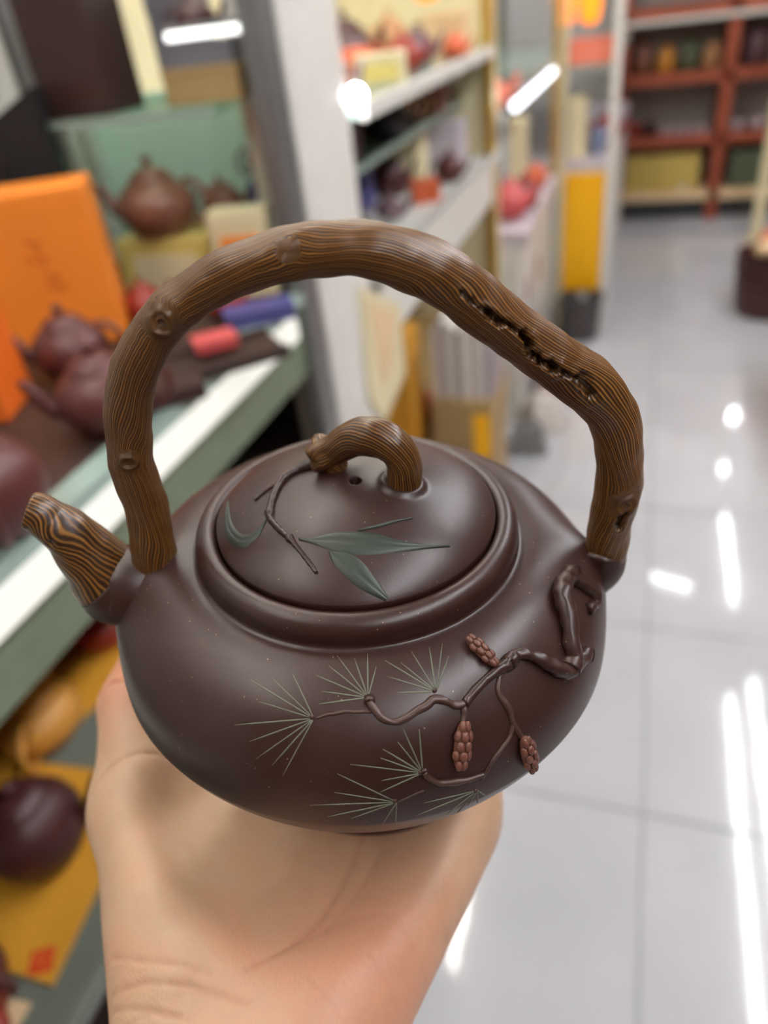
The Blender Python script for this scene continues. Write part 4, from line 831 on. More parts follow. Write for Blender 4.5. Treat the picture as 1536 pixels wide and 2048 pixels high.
# ------------------------------------------------------------------ near showcase on the left
def post(name, parent, x0, x1, y0, y1, z0, z1, m): return MB().box(x0, x1, y0, y1, z0, z1, 0.004).build(name, m, parent)
near = empty("display_showcase", (-0.72, 0.4, 0)); tag(near, "glass showcase nearest on the left with lit shelf edge and golden cards below", "showcase")
def nb(name, x0, x1, y0, y1, z0, z1, m, b=0.0):
    o = MB().box(x0, x1, y0, y1, z0, z1, b).build(name, m, near); o.matrix_parent_inverse = Matrix.Translation((0.72, -0.4, 0)); return o
nb("shelf", -1.0, -0.535, -0.6, 1.28, 1.155, 1.17, DARKWOOD)
nb("glass_edge", -0.535, -0.5, -0.6, 1.05, 1.155, 1.17, GLASSEDGE)
nb("light_strip", -0.512, -0.494, -0.6, 1.0, 1.118, 1.154, STRIP)
nb("front_board", -0.54, -0.515, -0.6, 1.2, 1.035, 1.153, GREENBOARD)
nb("shelf", -1.0, -0.45, -0.6, 1.2, 0.745, 0.77, SHELFGREY)
nb("shelf", -1.0, -0.45, -0.6, 1.2, 0.30, 0.325, DARKWOOD)
nb("plinth", -1.0, -0.47, -0.6, 1.2, 0.0, 0.08, DALU)
nb("back_panel", -1.045, -1.005, -0.6, 1.2, 0.08, 1.15, DARKWOOD)
nb("back_panel", -1.045, -1.005, -0.6, 1.2, 1.15, 2.1, mat("light_grey_back", (170, 172, 170), 0.5, noise=0.05))
nb("end_panel", -1.0, -0.53, 1.27, 1.276, 1.17, 1.45, FROSTED)
nb("end_panel", -1.0, -0.55, 1.27, 1.282, 0.08, 1.15, DARKWOOD)
nb("glass_shelf", -1.0, -0.56, 1.0, 1.265, 1.434, 1.442, GLASS)
nb("glass_shelf_edge", -0.95, -0.56, 0.994, 1.0, 1.433, 1.443, GLASSEDGE)
nb("corner_post", -1.0, -0.955, 1.120, 1.165, 1.17, 2.1, ALU, 0.003)
nb("corner_post", -1.0, -0.95, 1.06, 1.10, 1.17, 2.1, WHITE, 0.003)
nb("corner_post", -1.0, -0.95, 1.180, 1.210, 1.17, 2.1, WHITE, 0.003)
nb("corner_post", -1.0, -0.95, 1.222, 1.250, 1.17, 2.1, WHITE, 0.003)
nb("upright", -0.53, -0.5, 1.055, 1.115, 0.0, 2.1, ALU, 0.006)
nb("upright_trim", -0.53, -0.497, 1.117, 1.140, 0.0, 2.1, WHITE, 0.005)
col = empty("pillar", (-0.545, 1.27, 0)); tag(col, "rounded white pillar between the two glass showcases", "pillar")
MB().prism([(0.05 * (1 - abs(t) ** 4) ** 0.5, 0.126 * t) for t in np.linspace(-1, 1, 25)] + [(-0.05, 0.126), (-0.05, -0.126)], 2, 0, 2.2).build("shaft", WHITE, col, True)
MB().prism([(-0.05, -0.13), (0.058, -0.13), (0.058, 0.13), (-0.05, 0.13)], 2, 0, 0.12).build("base", WHITE, col)

# big orange gift box with calligraphy, deep orange box beside it
ob = make_box("big orange gift box with red brushed characters behind maroon teapots", (-0.805, 0.86, 1.17), 0.185, 0.10, 0.212, ORANGEPAPER, rz=math.radians(30), lid=False)
for x, z, w_, h_, r_ in ((0.01, 0.150, 0.022, 0.003, 0.3), (0.012, 0.140, 0.003, 0.022, -0.2), (0.0, 0.128, 0.018, 0.003, 0.5), (0.016, 0.124, 0.003, 0.016, 0.4), (0.02, 0.104, 0.02, 0.003, 0.2), (0.022, 0.096, 0.003, 0.018, -0.3), (0.014, 0.09, 0.014, 0.003, 0.7), (0.03, 0.088, 0.012, 0.003, -0.6)):
    s = MB().box(-w_ / 2, w_ / 2, -0.0006, 0.0, -h_ / 2, h_ / 2).build("brush_stroke", BROWNINK, ob); s.location = (x, -0.0502, z); s.rotation_euler = (0, r_, 0)
make_box("deep orange gift box half hidden at the left end of the lit shelf", (-0.775, 0.625, 1.17), 0.13, 0.09, 0.165, DORANGE, rz=math.radians(20), lid=False)
bag = empty("paper_bag", (-0.925, 0.945, 1.17), math.radians(25)); tag(bag, "black paper bag with notched top standing behind the orange gift box", "bag")
MB().prism([(-0.13, 0), (0.10, 0), (0.11, 0.32), (0.05, 0.29), (-0.01, 0.27), (-0.06, 0.30), (-0.13, 0.33)], 1, -0.03, 0.03).build("bag_body", BLACKCARD, bag)
MB().tube(smooth_path([(-0.03, -0.032, 0.24), (-0.02, -0.034, 0.20), (0.01, -0.034, 0.19), (0.04, -0.032, 0.24)], 16), 0.002, 8).build("bag_cord", DBROWNCARD, bag, True)

make_pot("maroon teapot with pointed lid in front of the big orange box", (-0.701, 0.746, 1.170), 0.098, MAROON, math.radians(205), "round", 0.66)
make_pot("maroon teapot nearest the shelf light strip, left of the white pillar", (-0.555, 0.613, 1.170), 0.104, MAROON, math.radians(215), "round", 0.68)
make_pot("dark maroon teapot at the left frame edge on the lit shelf", (-0.535, 0.410, 1.170), 0.104, MAROON, math.radians(140), "round", 0.85)
make_pot("dark teapot with tall loop handle at the left frame edge behind", (-0.70, 0.50, 1.17), 0.11, DMAROON, math.radians(230), "round", 0.7, handle="over")
make_pot("small glossy red teapot behind the branch handle on the lit shelf", (-0.712, 0.938, 1.170), 0.066, REDCLAY, math.radians(60), "round", 0.7)
make_pot("small red teapot beside the indigo box on the lit shelf", (-0.596, 0.970, 1.170), 0.055, REDCLAY, math.radians(30), "flat", 0.6)
make_box("indigo box lying on the lit shelf near the pillar", (-0.523, 0.940, 1.170), 0.10, 0.05, 0.022, BLUECARD, math.radians(35))
make_box("pink red flat box on the dark tray of the lit shelf", (-0.519, 0.802, 1.187), 0.055, 0.04, 0.014, PINK, math.radians(40))
tray = empty("tea_tray", (-0.507, 0.789, 1.170), math.radians(45)); tag(tray, "dark wooden tea tray on the lit shelf beside the pillar", "tray")
MB().box(-0.10, 0.08, -0.045, 0.045, 0, 0.010, 0.002).build("tray_board", DARKWOOD, tray)
for y in (-0.045, 0.037): MB().box(-0.10, 0.08, y, y + 0.008, 0.010, 0.016, 0.001).build("tray_rim", DARKWOOD, tray)
make_box("dark flat card box on the lit shelf under the branch handle", (-0.524, 0.679, 1.170), 0.09, 0.05, 0.02, DBROWNCARD, math.radians(40))

# against the pale green end panel
ybox = make_box("pale yellow display box carrying the large brown teapot by the green panel", (-0.740, 1.115, 1.17), 0.165, 0.13, 0.092, LEMON, math.radians(6), panel=CREAM)
make_pot("large shiny brown teapot on the pale yellow box before the green panel", (-0.742, 1.080, 1.262), 0.124, BROWNCLAY, math.radians(190), "round", 0.66)
make_pot("second brown teapot close behind the large shiny one", (-0.672, 1.165, 1.262), 0.070, BROWNCLAY, math.radians(20), "round", 0.7)
make_box("tall indigo box with rounded purple-grey teapot on top beside the upright", (-0.580, 1.18, 1.17), 0.065, 0.06, 0.150, BLUECARD, math.radians(5))
make_pot("purple-grey teapot on the tall indigo box beside the upright", (-0.585, 1.18, 1.320), 0.068, PURPLECLAY, math.radians(20), "round", 0.7)
make_box("cream box with orange picture in front of the indigo box by the upright", (-0.592, 1.065, 1.17), 0.09, 0.045, 0.130, CREAM, math.radians(12), panel=ORANGEPAPER)
make_box("small brown card box standing behind the red teapot on the lit shelf", (-0.824, 1.091, 1.170), 0.065, 0.04, 0.05, BROWNCARD, math.radians(20), panel=TANCARD)

# on the short upper glass shelf
make_box("tall dark brown wooden box on the upper glass shelf", (-0.800, 1.075, 1.442), 0.112, 0.10, 0.19, DBROWNCARD, math.radians(2))
make_box("grey card box beside the dark brown box on the upper glass shelf", (-0.690, 1.19, 1.442), 0.066, 0.08, 0.14, GREYCARD, 0.05)
make_box("low tan card box under the lit white bar on the upper glass shelf", (-0.612, 1.10, 1.442), 0.12, 0.06, 0.045, TANCARD, 0.02)
make_box("grey purple box on the tan box on the upper glass shelf", (-0.612, 1.10, 1.487), 0.105, 0.05, 0.030, GREYCARD, 0.02)
lb = empty("light_bar", (-0.649, 1.070, 1.526), 0.0); tag(lb, "short white light bar above the tan box in the near showcase", "lamp")
MB().box(0, 0.118, -0.006, 0.006, -0.006, 0.005, 0.003).build("diffuser", mat("light_bar_glow", (250, 252, 250), 0.5, emit=1.6), lb)
MB().box(-0.002, 0.12, -0.006, 0.012, 0.006, 0.012, 0.002).build("holder", ALU, lb)
make_pot("dark teapot above the light bar on the upper glass shelf", (-0.615, 1.10, 1.517), 0.06, DMAROON, math.radians(20), "round", 0.7)

# lower shelf with golden cards
def card(label, pts, m, z=0.77, seal=None):
    e = empty("display_card", (pts[0][0], pts[0][1], z)); tag(e, label, "card")
    loc = [(p[0] - pts[0][0], p[1] - pts[0][1]) for p in pts]
    MB().prism(loc, 2, 0, 0.004).build("card_sheet", m, e)
    if seal:
        x, y = seal[0] - pts[0][0], seal[1] - pts[0][1]
        s = MB(); s.box(-0.012, 0.012, -0.012, 0.012, 0.004, 0.0046)
        o = s.build("red_seal", REDINK, e); o.location = (x, y, 0); o.rotation_euler = (0, 0, 0.5)
        for dx, dy, a, b in ((-0.006, 0, 0.002, 0.008), (0.004, 0.003, 0.006, 0.002), (0.004, -0.004, 0.002, 0.005)):
            MB().box(x + dx - a / 2, x + dx + a / 2, y + dy - b / 2, y + dy + b / 2, 0.0046, 0.005).build("seal_mark", ORANGEPAPER, e)
    return e
card("golden card with a red seal under the round maroon teapot", [(-0.492, 0.197, 0.772), (-0.510, 0.320, 0.772), (-0.506, 0.433, 0.772), (-0.717, 0.416, 0.772), (-0.635, 0.195, 0.772)], GOLDPAPER, 0.77, seal=(-0.517, 0.213, 0.772))
card("golden card under the ochre teapot on the lower shelf", [(-0.718, 0.328, 0.772), (-0.660, 0.557, 0.772), (-0.690, 0.690, 0.772), (-0.810, 0.645, 0.772), (-0.871, 0.398, 0.772)], GOLDPAPER, 0.77)
card("peach card at the bottom left corner of the lower shelf", [(-0.503, 0.178, 0.772), (-0.502, 0.155, 0.772), (-0.576, 0.135, 0.772), (-0.571, 0.170, 0.772)], PEACH, 0.77)
make_pot("ochre yellow teapot on the golden card of the lower shelf", (-0.705, 0.458, 0.774), 0.115, GOLDCLAY, math.radians(120), "round", 0.62)
make_pot("red brown teapot behind the ochre one on the lower shelf", (-0.737, 0.643, 0.774), 0.10, REDCLAY, math.radians(200), "flat", 0.55)
sph = make_pot("round glossy maroon teapot on the golden card with red seal", (-0.588, 0.314, 0.774), 0.112, DMAROON, math.radians(35), "round", 0.86)
make_pot("maroon teapot at the bottom left corner, only its ring handle in view", (-0.562, 0.171, 0.774), 0.075, MAROON, math.radians(188), "round", 0.66)
make_pot("red teapot on the peach card at the bottom left corner", (-0.519, 0.141, 0.774), 0.045, REDCLAY, math.radians(90), "flat", 0.6)
make_pot("dark brown teapot on the lowest shelf beneath the golden cards", (-0.52, 0.20, 0.325), 0.13, BROWNCLAY, math.radians(45), "round", 0.7)
make_pot("dark maroon teapot on the lower shelf seen beside the pillar foot", (-0.597, 0.960, 0.774), 0.10, MAROON, math.radians(45), "round", 0.7)
make_pot("brown teapot on the lower shelf under the green shelf board", (-0.700, 1.011, 0.774), 0.10, BROWNCLAY, math.radians(200), "flat", 0.6)

# ------------------------------------------------------------------ second showcase
sec = empty("display_showcase", (-0.72, 2.05, 0)); tag(sec, "white shelved showcase behind the pillar with a gold edged post", "showcase")
def sb_(name, x0, x1, y0, y1, z0, z1, m, b=0.0):
    o = MB().box(x0, x1, y0, y1, z0, z1, b).build(name, m, sec); o.matrix_parent_inverse = Matrix.Translation((0.72, -2.05, 0)); return o
sb_("shelf", -1.0, -0.5, 1.42, 2.72, 1.055, 1.075, WHITE)
sb_("fascia_board", -0.52, -0.5, 1.42, 2.80, 0.93, 1.075, WHITE, 0.004)
sb_("fascia_lip", -0.503, -0.490, 1.42, 2.80, 1.055, 1.078, WHITE)  # plain white top edge of the fascia, gives no light
sb_("shelf", -1.0, -0.60, 1.42, 2.72, 1.232, 1.245, GLASSEDGE)
sb_("shelf", -1.0, -0.5, 1.42, 2.72, 1.365, 1.385, GLASSEDGE)
sb_("shelf_edge", -0.505, -0.490, 1.42, 2.72, 1.362, 1.39, WHITE)
sb_("shelf", -1.0, -0.5, 1.42, 2.72, 0.50, 0.52, TANCARD)
sb_("plinth", -1.0, -0.49, 1.42, 2.72, 0.0, 0.10, DALU)
sb_("back_panel", -1.045, -1.005, 1.42, 2.72, 0.10, 1.05, TANCARD)
sb_("back_panel", -1.045, -1.005, 1.42, 2.72, 1.05, 2.1, CREAM)
sb_("end_panel", -1.0, -0.53, 2.72, 2.735, 0.10, 2.1, CREAM)
sb_("post", -0.525, -0.495, 2.695, 2.745, 0.0, 2.1, GOLDMETAL, 0.004)
sb_("post_cover", -0.525, -0.497, 2.752, 2.80, 0.0, 2.1, CREAM, 0.004)

make_box("indigo box on the fascia shelf right beside the pillar", (-0.76, 1.98, 1.075), 0.13, 0.10, 0.115, BLUECARD, 0.1)
make_pot("dark red teapot beside the indigo box on the fascia shelf", (-0.70, 2.18, 1.075), 0.10, DMAROON, math.radians(20), "tall", 0.85)
make_box("orange red box before the dark red teapot on the fascia shelf", (-0.575, 2.08, 1.075), 0.075, 0.06, 0.055, ORANGECLAY, 0.5)
make_pot("grey teapot at the near end of the fascia shelf", (-0.62, 1.72, 1.075), 0.09, GREYCLAY, math.radians(40), "flat", 0.5)
make_pot("dim brown grey teapot in the middle of the fascia shelf", (-0.62, 1.90, 1.075), 0.08, PURPLECLAY, math.radians(10), "flat", 0.55)
make_box("cream box at the back of the fascia shelf behind the dark red teapot", (-0.72, 2.38, 1.075), 0.14, 0.10, 0.14, CREAM, 0.0)
make_box("pale grey box at the far end of the fascia shelf", (-0.63, 2.58, 1.075), 0.12, 0.10, 0.13, PALECUP, 0.0)
make_pot("pinkish brown teapot beside the pillar on the middle glass shelf", (-0.66, 1.72, 1.245), 0.085, PURPLECLAY, math.radians(60), "tall", 0.9)
make_pot("black teapot on the middle glass shelf of the second showcase", (-0.645, 2.02, 1.245), 0.12, BLACKCLAY, math.radians(15), "round", 0.62)
make_pot("tan teapot behind the black one on the middle glass shelf", (-0.66, 2.26, 1.245), 0.10, TANCLAY, math.radians(200), "round", 0.7)
make_pot("brown teapot at the far end of the middle glass shelf", (-0.63, 2.42, 1.245), 0.10, BROWNCLAY, math.radians(30), "tall", 0.9)
make_pot("pale lilac teapot on the top shelf right beside the pillar", (-0.62, 1.62, 1.385), 0.085, PALECUP, math.radians(20), "round", 0.7)
make_pot("dark brown teapot at the near end of the top shelf", (-0.56, 1.50, 1.385), 0.075, BROWNCLAY, math.radians(60), "round", 0.7)
make_pot("orange red teapot with dark lid on the top shelf", (-0.68, 1.92, 1.385), 0.11, ORANGECLAY, math.radians(200), "round", 0.66, lidm=PURPLECLAY)
make_box("cream box with lettering panel on the top shelf before the orange teapot", (-0.575, 1.80, 1.385), 0.11, 0.08, 0.06, CREAM, 0.3, panel=LEMON)
make_pot("red teapot behind the cream box on the top shelf", (-0.59, 2.03, 1.385), 0.095, REDCLAY, math.radians(10), "round", 0.7)
make_pot("purple-grey teapot on the top shelf beside the red one", (-0.61, 2.24, 1.385), 0.10, PURPLECLAY, math.radians(30), "round", 0.7)
make_box("peach box at the far end of the top shelf beside the gold post", (-0.58, 2.50, 1.385), 0.12, 0.08, 0.11, PEACH, 0.0)
make_pot("pale lilac flat teapot at the pillar end of the fascia shelf front", (-0.545, 1.58, 1.075), 0.075, PALECUP, 0.8, "flat", 0.55)
make_pot("maroon teapot at the back of the fascia shelf behind the indigo box", (-0.86, 2.15, 1.075), 0.13, MAROON, 0.3, "tall", 0.95)
make_pot("big tan teapot at the far back of the fascia shelf", (-0.84, 2.48, 1.075), 0.14, TANCLAY, 0.3, "round", 0.75)
make_box("tall brown box at the back of the middle glass shelf", (-0.82, 2.10, 1.245), 0.12, 0.08, 0.11, BROWNCARD, 0.2)
make_box("peach box at the back of the middle glass shelf beside the pillar", (-0.80, 1.75, 1.245), 0.13, 0.08, 0.10, PEACH, 0.2)
make_pot("red brown teapot at the far back of the middle glass shelf", (-0.83, 2.50, 1.245), 0.12, REDCLAY, 0.2, "round", 0.7)
make_box("purple-grey box on the top shelf behind the lilac teapot", (-0.76, 1.66, 1.385), 0.12, 0.08, 0.13, PURPLECLAY, 0.2)
make_pot("big dark teapot at the back of the top shelf behind the red one", (-0.78, 2.16, 1.385), 0.14, DMAROON, 0.2, "round", 0.75)
make_pot("tan teapot at the back of the top shelf beside the peach box", (-0.74, 2.42, 1.385), 0.13, TANCLAY, 0.4, "round", 0.75)
make_pot("small orange red teapot at the front edge of the top shelf", (-0.535, 2.36, 1.385), 0.07, ORANGECLAY, 0.4, "round", 0.7)
make_pot("small maroon teapot at the front edge of the fascia shelf far end", (-0.56, 2.32, 1.075), 0.09, MAROON, 0.4, "round", 0.7)
ln = empty("spot_lamp", (-0.589, 2.300, 1.523)); tag(ln, "small glowing orange spot lamp above the top shelf", "lamp")
MB().lathe(dense([(0, 0), (0.025, 0.006), (0.034, 0.03), (0.02, 0.06), (0, 0.065)], 20), 20).build("bulb", LANTERN, ln, True)
MB().lathe([(0.0, 0.06), (0.022, 0.06), (0.022, 0.09), (0, 0.09)], 16).build("holder", DALU, ln, True)
bl_ = empty("bulb_lamp", (-0.500, 1.404, 1.405)); tag(bl_, "bright round white bulb at the pillar end of the top shelf", "lamp")
MB().lathe(dense([(0, -0.016), (0.011, -0.011), (0.016, 0.0), (0.011, 0.011), (0, 0.016)], 18), 20).build("bulb", GLOW, bl_, True)
MB().tube([(0, 0, 0.014), (0.0, 0.03, 0.03)], 0.004, 10).build("stem", ALU, bl_, True)

# lower part of the second showcase
pc = empty("hanging_card", (-0.488, 1.54, 0.0)); tag(pc, "cream and peach card panel hanging beside the white pillar", "card")
pp = [(-0.488, 1.277, 1.104), (-0.488, 1.500, 0.991), (-0.488, 1.495, 0.834), (-0.488, 1.318, 0.799), (-0.488, 1.253, 0.885)]
MB().prism([(p[1] - 1.54, p[2]) for p in pp], 0, -0.006, 0.0).build("card_sheet", CREAM, pc)
MB().prism([(p[1] - 1.54, p[2]) for p in [(-0.488, 1.303, 1.071), (-0.488, 1.459, 0.983), (-0.488, 1.394, 0.886), (-0.488, 1.330, 0.881)]], 0, 0.0, 0.002).build("printed_panel", PEACH, pc)
make_box("ochre card box on the bottom shelf beside the hanging cream card", (-0.575, 1.70, 0.52), 0.09, 0.10, 0.34, GOLDPAPER, 0.0)
BOOKC = [(206, 200, 192), (170, 156, 150), (222, 218, 208), (150, 140, 136), (232, 228, 218), (190, 176, 170), (214, 210, 204), (160, 148, 150)]
ord_ = ["first", "second", "third", "fourth", "fifth", "sixth", "seventh", "eighth"]
carton = make_box("tall golden brown carton standing on the floor under the pale books", (-0.41, 1.80, 0.0), 0.16, 0.22, 0.665, TANCARD, 0.0, name="carton")
MB().box(0.03, 0.075, -0.113, -0.11, 0.50, 0.63).build("printed_panel", YELLOW, carton)
for i, c in enumerate(BOOKC):
    x = -0.473 + i * 0.019; bmat = mat(f"book_cover_{i}", c, 0.5, noise=0.04); h_ = 0.185 + 0.012 * ((i * 5) % 3)
    e = empty("book", (x, 1.785, 0.665)); tag(e, f"{ord_[i]} book from the left in the pale upright row on the golden brown carton", "book", "upright books on the carton")
    MB().box(-0.009, -0.0075, -0.08, 0.08, 0, h_).build("cover", bmat, e); MB().box(0.0075, 0.009, -0.08, 0.08, 0, h_).build("cover", bmat, e)
    MB().box(-0.0075, 0.0075, -0.08, -0.078, 0, h_).build("spine", bmat, e); MB().box(-0.0075, 0.0075, -0.078, 0.076, 0.003, h_ - 0.003).build("pages", WHITE, e)
make_pot("tan round teapot low behind the lid knob on the bottom shelf", (-0.625, 1.56, 0.52), 0.11, TANCLAY, math.radians(120), "round", 0.8)
make_pot("orange red round teapot low on the bottom shelf beside the golden brown carton", (-0.555, 1.86, 0.52), 0.085, ORANGECLAY, math.radians(120), "round", 0.8)
make_pot("brown teapot on the bottom shelf at the back behind the tan one", (-0.78, 1.85, 0.52), 0.13, BROWNCLAY, math.radians(120), "round", 0.8)

# ------------------------------------------------------------------ white counter with glass case, yellow-fronted cabinet
cnt = empty("counter", (-0.70, 3.3, 0)); tag(cnt, "white counter with red characters on its side past the gold post", "counter")
def cb(name, x0, x1, y0, y1, z0, z1, m, b=0.0):
    o = MB().box(x0, x1, y0, y1, z0, z1, b).build(name, m, cnt); o.matrix_parent_inverse = Matrix.Translation((0.70, -3.3, 0)); return o
cb("counter_body", -1.0, -0.43, 2.82, 3.84, 0.0, 0.74, WHITE)
cb("counter_top", -1.0, -0.40, 2.82, 3.84, 0.74, 0.79, PALECUP, 0.005)
for y, z in ((3.05, 0.50), (3.35, 0.50), (3.05, 0.27), (3.35, 0.27)):
    for dy, dz, a, b in ((0, 0.03, 0.10, 0.014), (0, 0, 0.10, 0.012), (0, -0.035, 0.08, 0.014), (0.0, 0, 0.016, 0.10), (-0.04, -0.01, 0.014, 0.07)):
        cb("red_character_stroke", -0.43, -0.428, y + dy - a / 2, y + dy + a / 2, z + dz - b / 2, z + dz + b / 2, REDCLAY)
cb("glass_case_post", -0.43, -0.405, 3.80, 3.83, 0.79, 2.0, GOLDMETAL)
cb("glass_case_back", -1.0, -0.98, 2.82, 3.84, 0.79, 2.0, GREENBOARD)
make_pot("red teapot stack at the near end of the counter top", (-0.50, 3.02, 0.79), 0.16, PINK, 0.5, "round", 0.7)
make_pot("red teapot at the middle of the white counter top", (-0.49, 3.34, 0.79), 0.12, REDCLAY, math.pi / 2, "flat", 0.6)
make_box("pale blue grey box standing on the counter behind the red teapots", (-0.66, 3.35, 0.79), 0.18, 0.20, 0.32, mat("pale_blue_grey_card", (168, 178, 180), 0.5, noise=0.05), 0.0)
make_pot("big salmon red teapot on the pale blue grey box", (-0.66, 3.35, 1.11), 0.20, SALMON, 0.3, "round", 0.7)
make_pot("small dark red teapot between the red ones on the counter top", (-0.455, 3.17, 0.79), 0.10, DMAROON, 0.9, "round", 0.7)
make_pot("orange red teapot at the far end of the counter top", (-0.47, 3.55, 0.79), 0.11, ORANGECLAY, math.pi / 2, "round", 0.7)
make_box("cream box at the far end of the counter top", (-0.60, 3.70, 0.79), 0.14, 0.12, 0.26, CREAM, 0.0)
tl = empty("light_bar", (-0.420, 2.676, 1.219)); tag(tl, "white glowing bar standing in for a light reflection over the white counter", "lamp")  # glowing bar stands in for a light reflection in the case glass
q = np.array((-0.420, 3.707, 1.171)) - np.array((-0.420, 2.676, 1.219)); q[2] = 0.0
MB().tube([(0, 0, 0), tuple(q)], 0.015, 12).build("glass_tube", mat("counter_reflection_glow", (240, 246, 255), 0.5, emit=2.5), tl, True)
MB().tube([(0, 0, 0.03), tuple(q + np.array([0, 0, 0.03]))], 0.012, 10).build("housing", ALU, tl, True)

yc = empty("cabinet", (-0.55, 4.8, 0)); tag(yc, "far cabinet with a bright yellow end panel and white post", "cabinet")
def yb(name, x0, x1, y0, y1, z0, z1, m, b=0.0):
    o = MB().box(x0, x1, y0, y1, z0, z1, b).build(name, m, yc); o.matrix_parent_inverse = Matrix.Translation((0.55, -4.8, 0)); return o
yb("cabinet_body", -1.0, -0.16, 3.87, 5.8, 0.0, 0.80, WHITE)
yb("yellow_panel", -0.37, -0.185, 3.855, 3.87, 0.22, 0.775, YELLOW)
yb("corner_post", -0.182, -0.145, 3.84, 3.88, 0.0, 2.2, WHITE, 0.006)
yb("corner_post", -0.40, -0.375, 3.845, 3.88, 0.0, 2.2, CREAM, 0.006)
yb("cabinet_top", -1.0, -0.15, 3.86, 5.8, 0.80, 0.83, PALECUP)
yb("middle_shelf", -1.0, -0.17, 3.88, 5.8, 1.20, 1.215, GLASSEDGE)
yb("back_board", -1.0, -0.98, 3.87, 5.8, 0.83, 2.2, GREENBOARD)
make_box("salmon red sign board on the middle shelf of the far cabinet", (-0.28, 3.93, 1.215), 0.19, 0.04, 0.10, SALMON, 0.1, cat="sign", name="sign_board", lid=False)
make_box("cream box on the far cabinet top beside the white post", (-0.33, 3.98, 0.83), 0.08, 0.10, 0.26, CREAM, 0.0)
make_pot("pale blue vase-like teapot on the far cabinet top", (-0.235, 4.03, 0.83), 0.065, mat("blue_grey_glaze", (130, 144, 176), 0.35, noise=0.05), 0.5, "tall", 1.7)
make_pot("red teapot on the far cabinet top close to the white post", (-0.22, 4.25, 0.83), 0.16, REDCLAY, 0.5, "round", 0.7)
for lab, x, y in (("long orange paper lantern left of the white post", -0.40, 3.95), ("bent orange paper lantern nearest the white post", -0.29, 3.93)):
    e = empty("paper_lantern", (x, y, 1.36)); tag(e, lab, "lantern", "orange lanterns by the white post")
    MB().lathe(dense([(0, 0), (0.03, 0.01), (0.045, 0.06), (0.05, 0.14), (0.04, 0.24), (0.02, 0.28), (0, 0.28)], 26), 24).build("lantern_shade", LANTERN, e, True)
    MB().lathe([(0, 0.28), (0.02, 0.28), (0.02, 0.30), (0, 0.30)], 16).build("lantern_cap", REDCLAY, e, True)
    MB().tube([(0, 0, 0.30), (0, 0, 0.80)], 0.003, 6).build("cord", REDCLAY, e, True)
bn = empty("waste_bin", (-0.265, 3.78, 0)); tag(bn, "dark grey waste bin below the bright yellow panel", "bin")
MB().lathe([(0, 0), (0.085, 0), (0.102, 0.20), (0.108, 0.215), (0.10, 0.215), (0.094, 0.20), (0.078, 0.012), (0, 0.012)], 28).build("bin_body", GREYBIN, bn, True)
MB().lathe([(0.104, 0.205), (0.112, 0.21), (0.112, 0.222), (0.104, 0.226), (0.098, 0.218)], 28).build("bin_rim", DALU, bn, True)

# bags on the floor in front of the counter
def soft_bag(label, loc, sx, sy, sz, m, rz):
    e = empty("carrier_bag", loc, rz); tag(e, label, "bag")
    bm = bmesh.new(); bmesh.ops.create_cube(bm, size=1); bmesh.ops.subdivide_edges(bm, edges=bm.edges[:], cuts=5, use_grid_fill=True)
    for v_ in bm.verts:
        t = v_.co.z + 0.5; k = 1 - 0.35 * t ** 2
        v_.co = Vector((v_.co.x * sx * k * (1 + 0.1 * math.sin(v_.co.z * 9 + v_.co.y * 4)), v_.co.y * sy * (1 - 0.55 * t ** 1.5) * (1 + 0.1 * math.sin(v_.co.x * 11)), t * sz))
    bm.verts.index_update(); mb = MB().add([v_.co for v_ in bm.verts], [[v_.index for v_ in g_.verts] for g_ in bm.faces]); bm.free()
    mb.build("bag_body", m, e, True)
    MB().tube(smooth_path([(-sx * 0.2, 0, sz * 0.98), (-sx * 0.15, 0, sz * 1.2), (sx * 0.15, 0, sz * 1.2), (sx * 0.2, 0, sz * 0.98)], 18), 0.006, 8).build("bag_handle", m, e, True)
soft_bag("dark red carrier bag on the floor below the white counter", (-0.335, 3.13, 0), 0.14, 0.12, 0.20, mat("dark_red_bag", (86, 36, 40), 0.5, noise=0.1), 0.2)
soft_bag("white carrier bag on the floor nearest the gold post", (-0.33, 2.78, 0), 0.16, 0.14, 0.15, mat("white_bag", (222, 214, 206), 0.5, noise=0.05), 0.6)
soft_bag("grey carrier bag on the floor in front of the counter", (-0.36, 2.60, 0), 0.14, 0.12, 0.11, GREYCLAY, 0.1)

# ------------------------------------------------------------------ red wooden shelf at the far end
bk = empty("bookcase", (0.5, 6.2, 0)); tag(bk, "red brown wooden shelf with tea ware at the far end of the aisle", "shelf")
def kb(name, x0, x1, y0, y1, z0, z1, m, b=0.0):
    o = MB().box(x0, x1, y0, y1, z0, z1, b).build(name, m, bk); o.matrix_parent_inverse = Matrix.Translation((-0.5, -6.2, 0)); return o
for x in (-0.26, 0.42, 1.10, 1.78): kb("upright", x, x + 0.075, 6.0, 6.42, 0.0, 2.0, REDWOOD, 0.006)
for z in (0.14, 0.50, 0.88, 1.26, 1.64): kb("shelf_board", -0.26, 1.85, 6.0, 6.42, z, z + 0.06, REDWOOD if z > 0.2 else PEACH, 0.005)
kb("white_rail", -0.26, 1.85, 5.985, 6.0, 1.235, 1.262, WHITE)  # plain white strip along the board, gives no light
kb("back_panel", -0.26, 1.85, 6.42, 6.44, 0.1, 2.0, mat("grey_back_panel", (176, 174, 168), 0.6, noise=0.04))
kb("base_board", -0.26, 1.85, 6.1, 6.42, 0.0, 0.14, DALU)
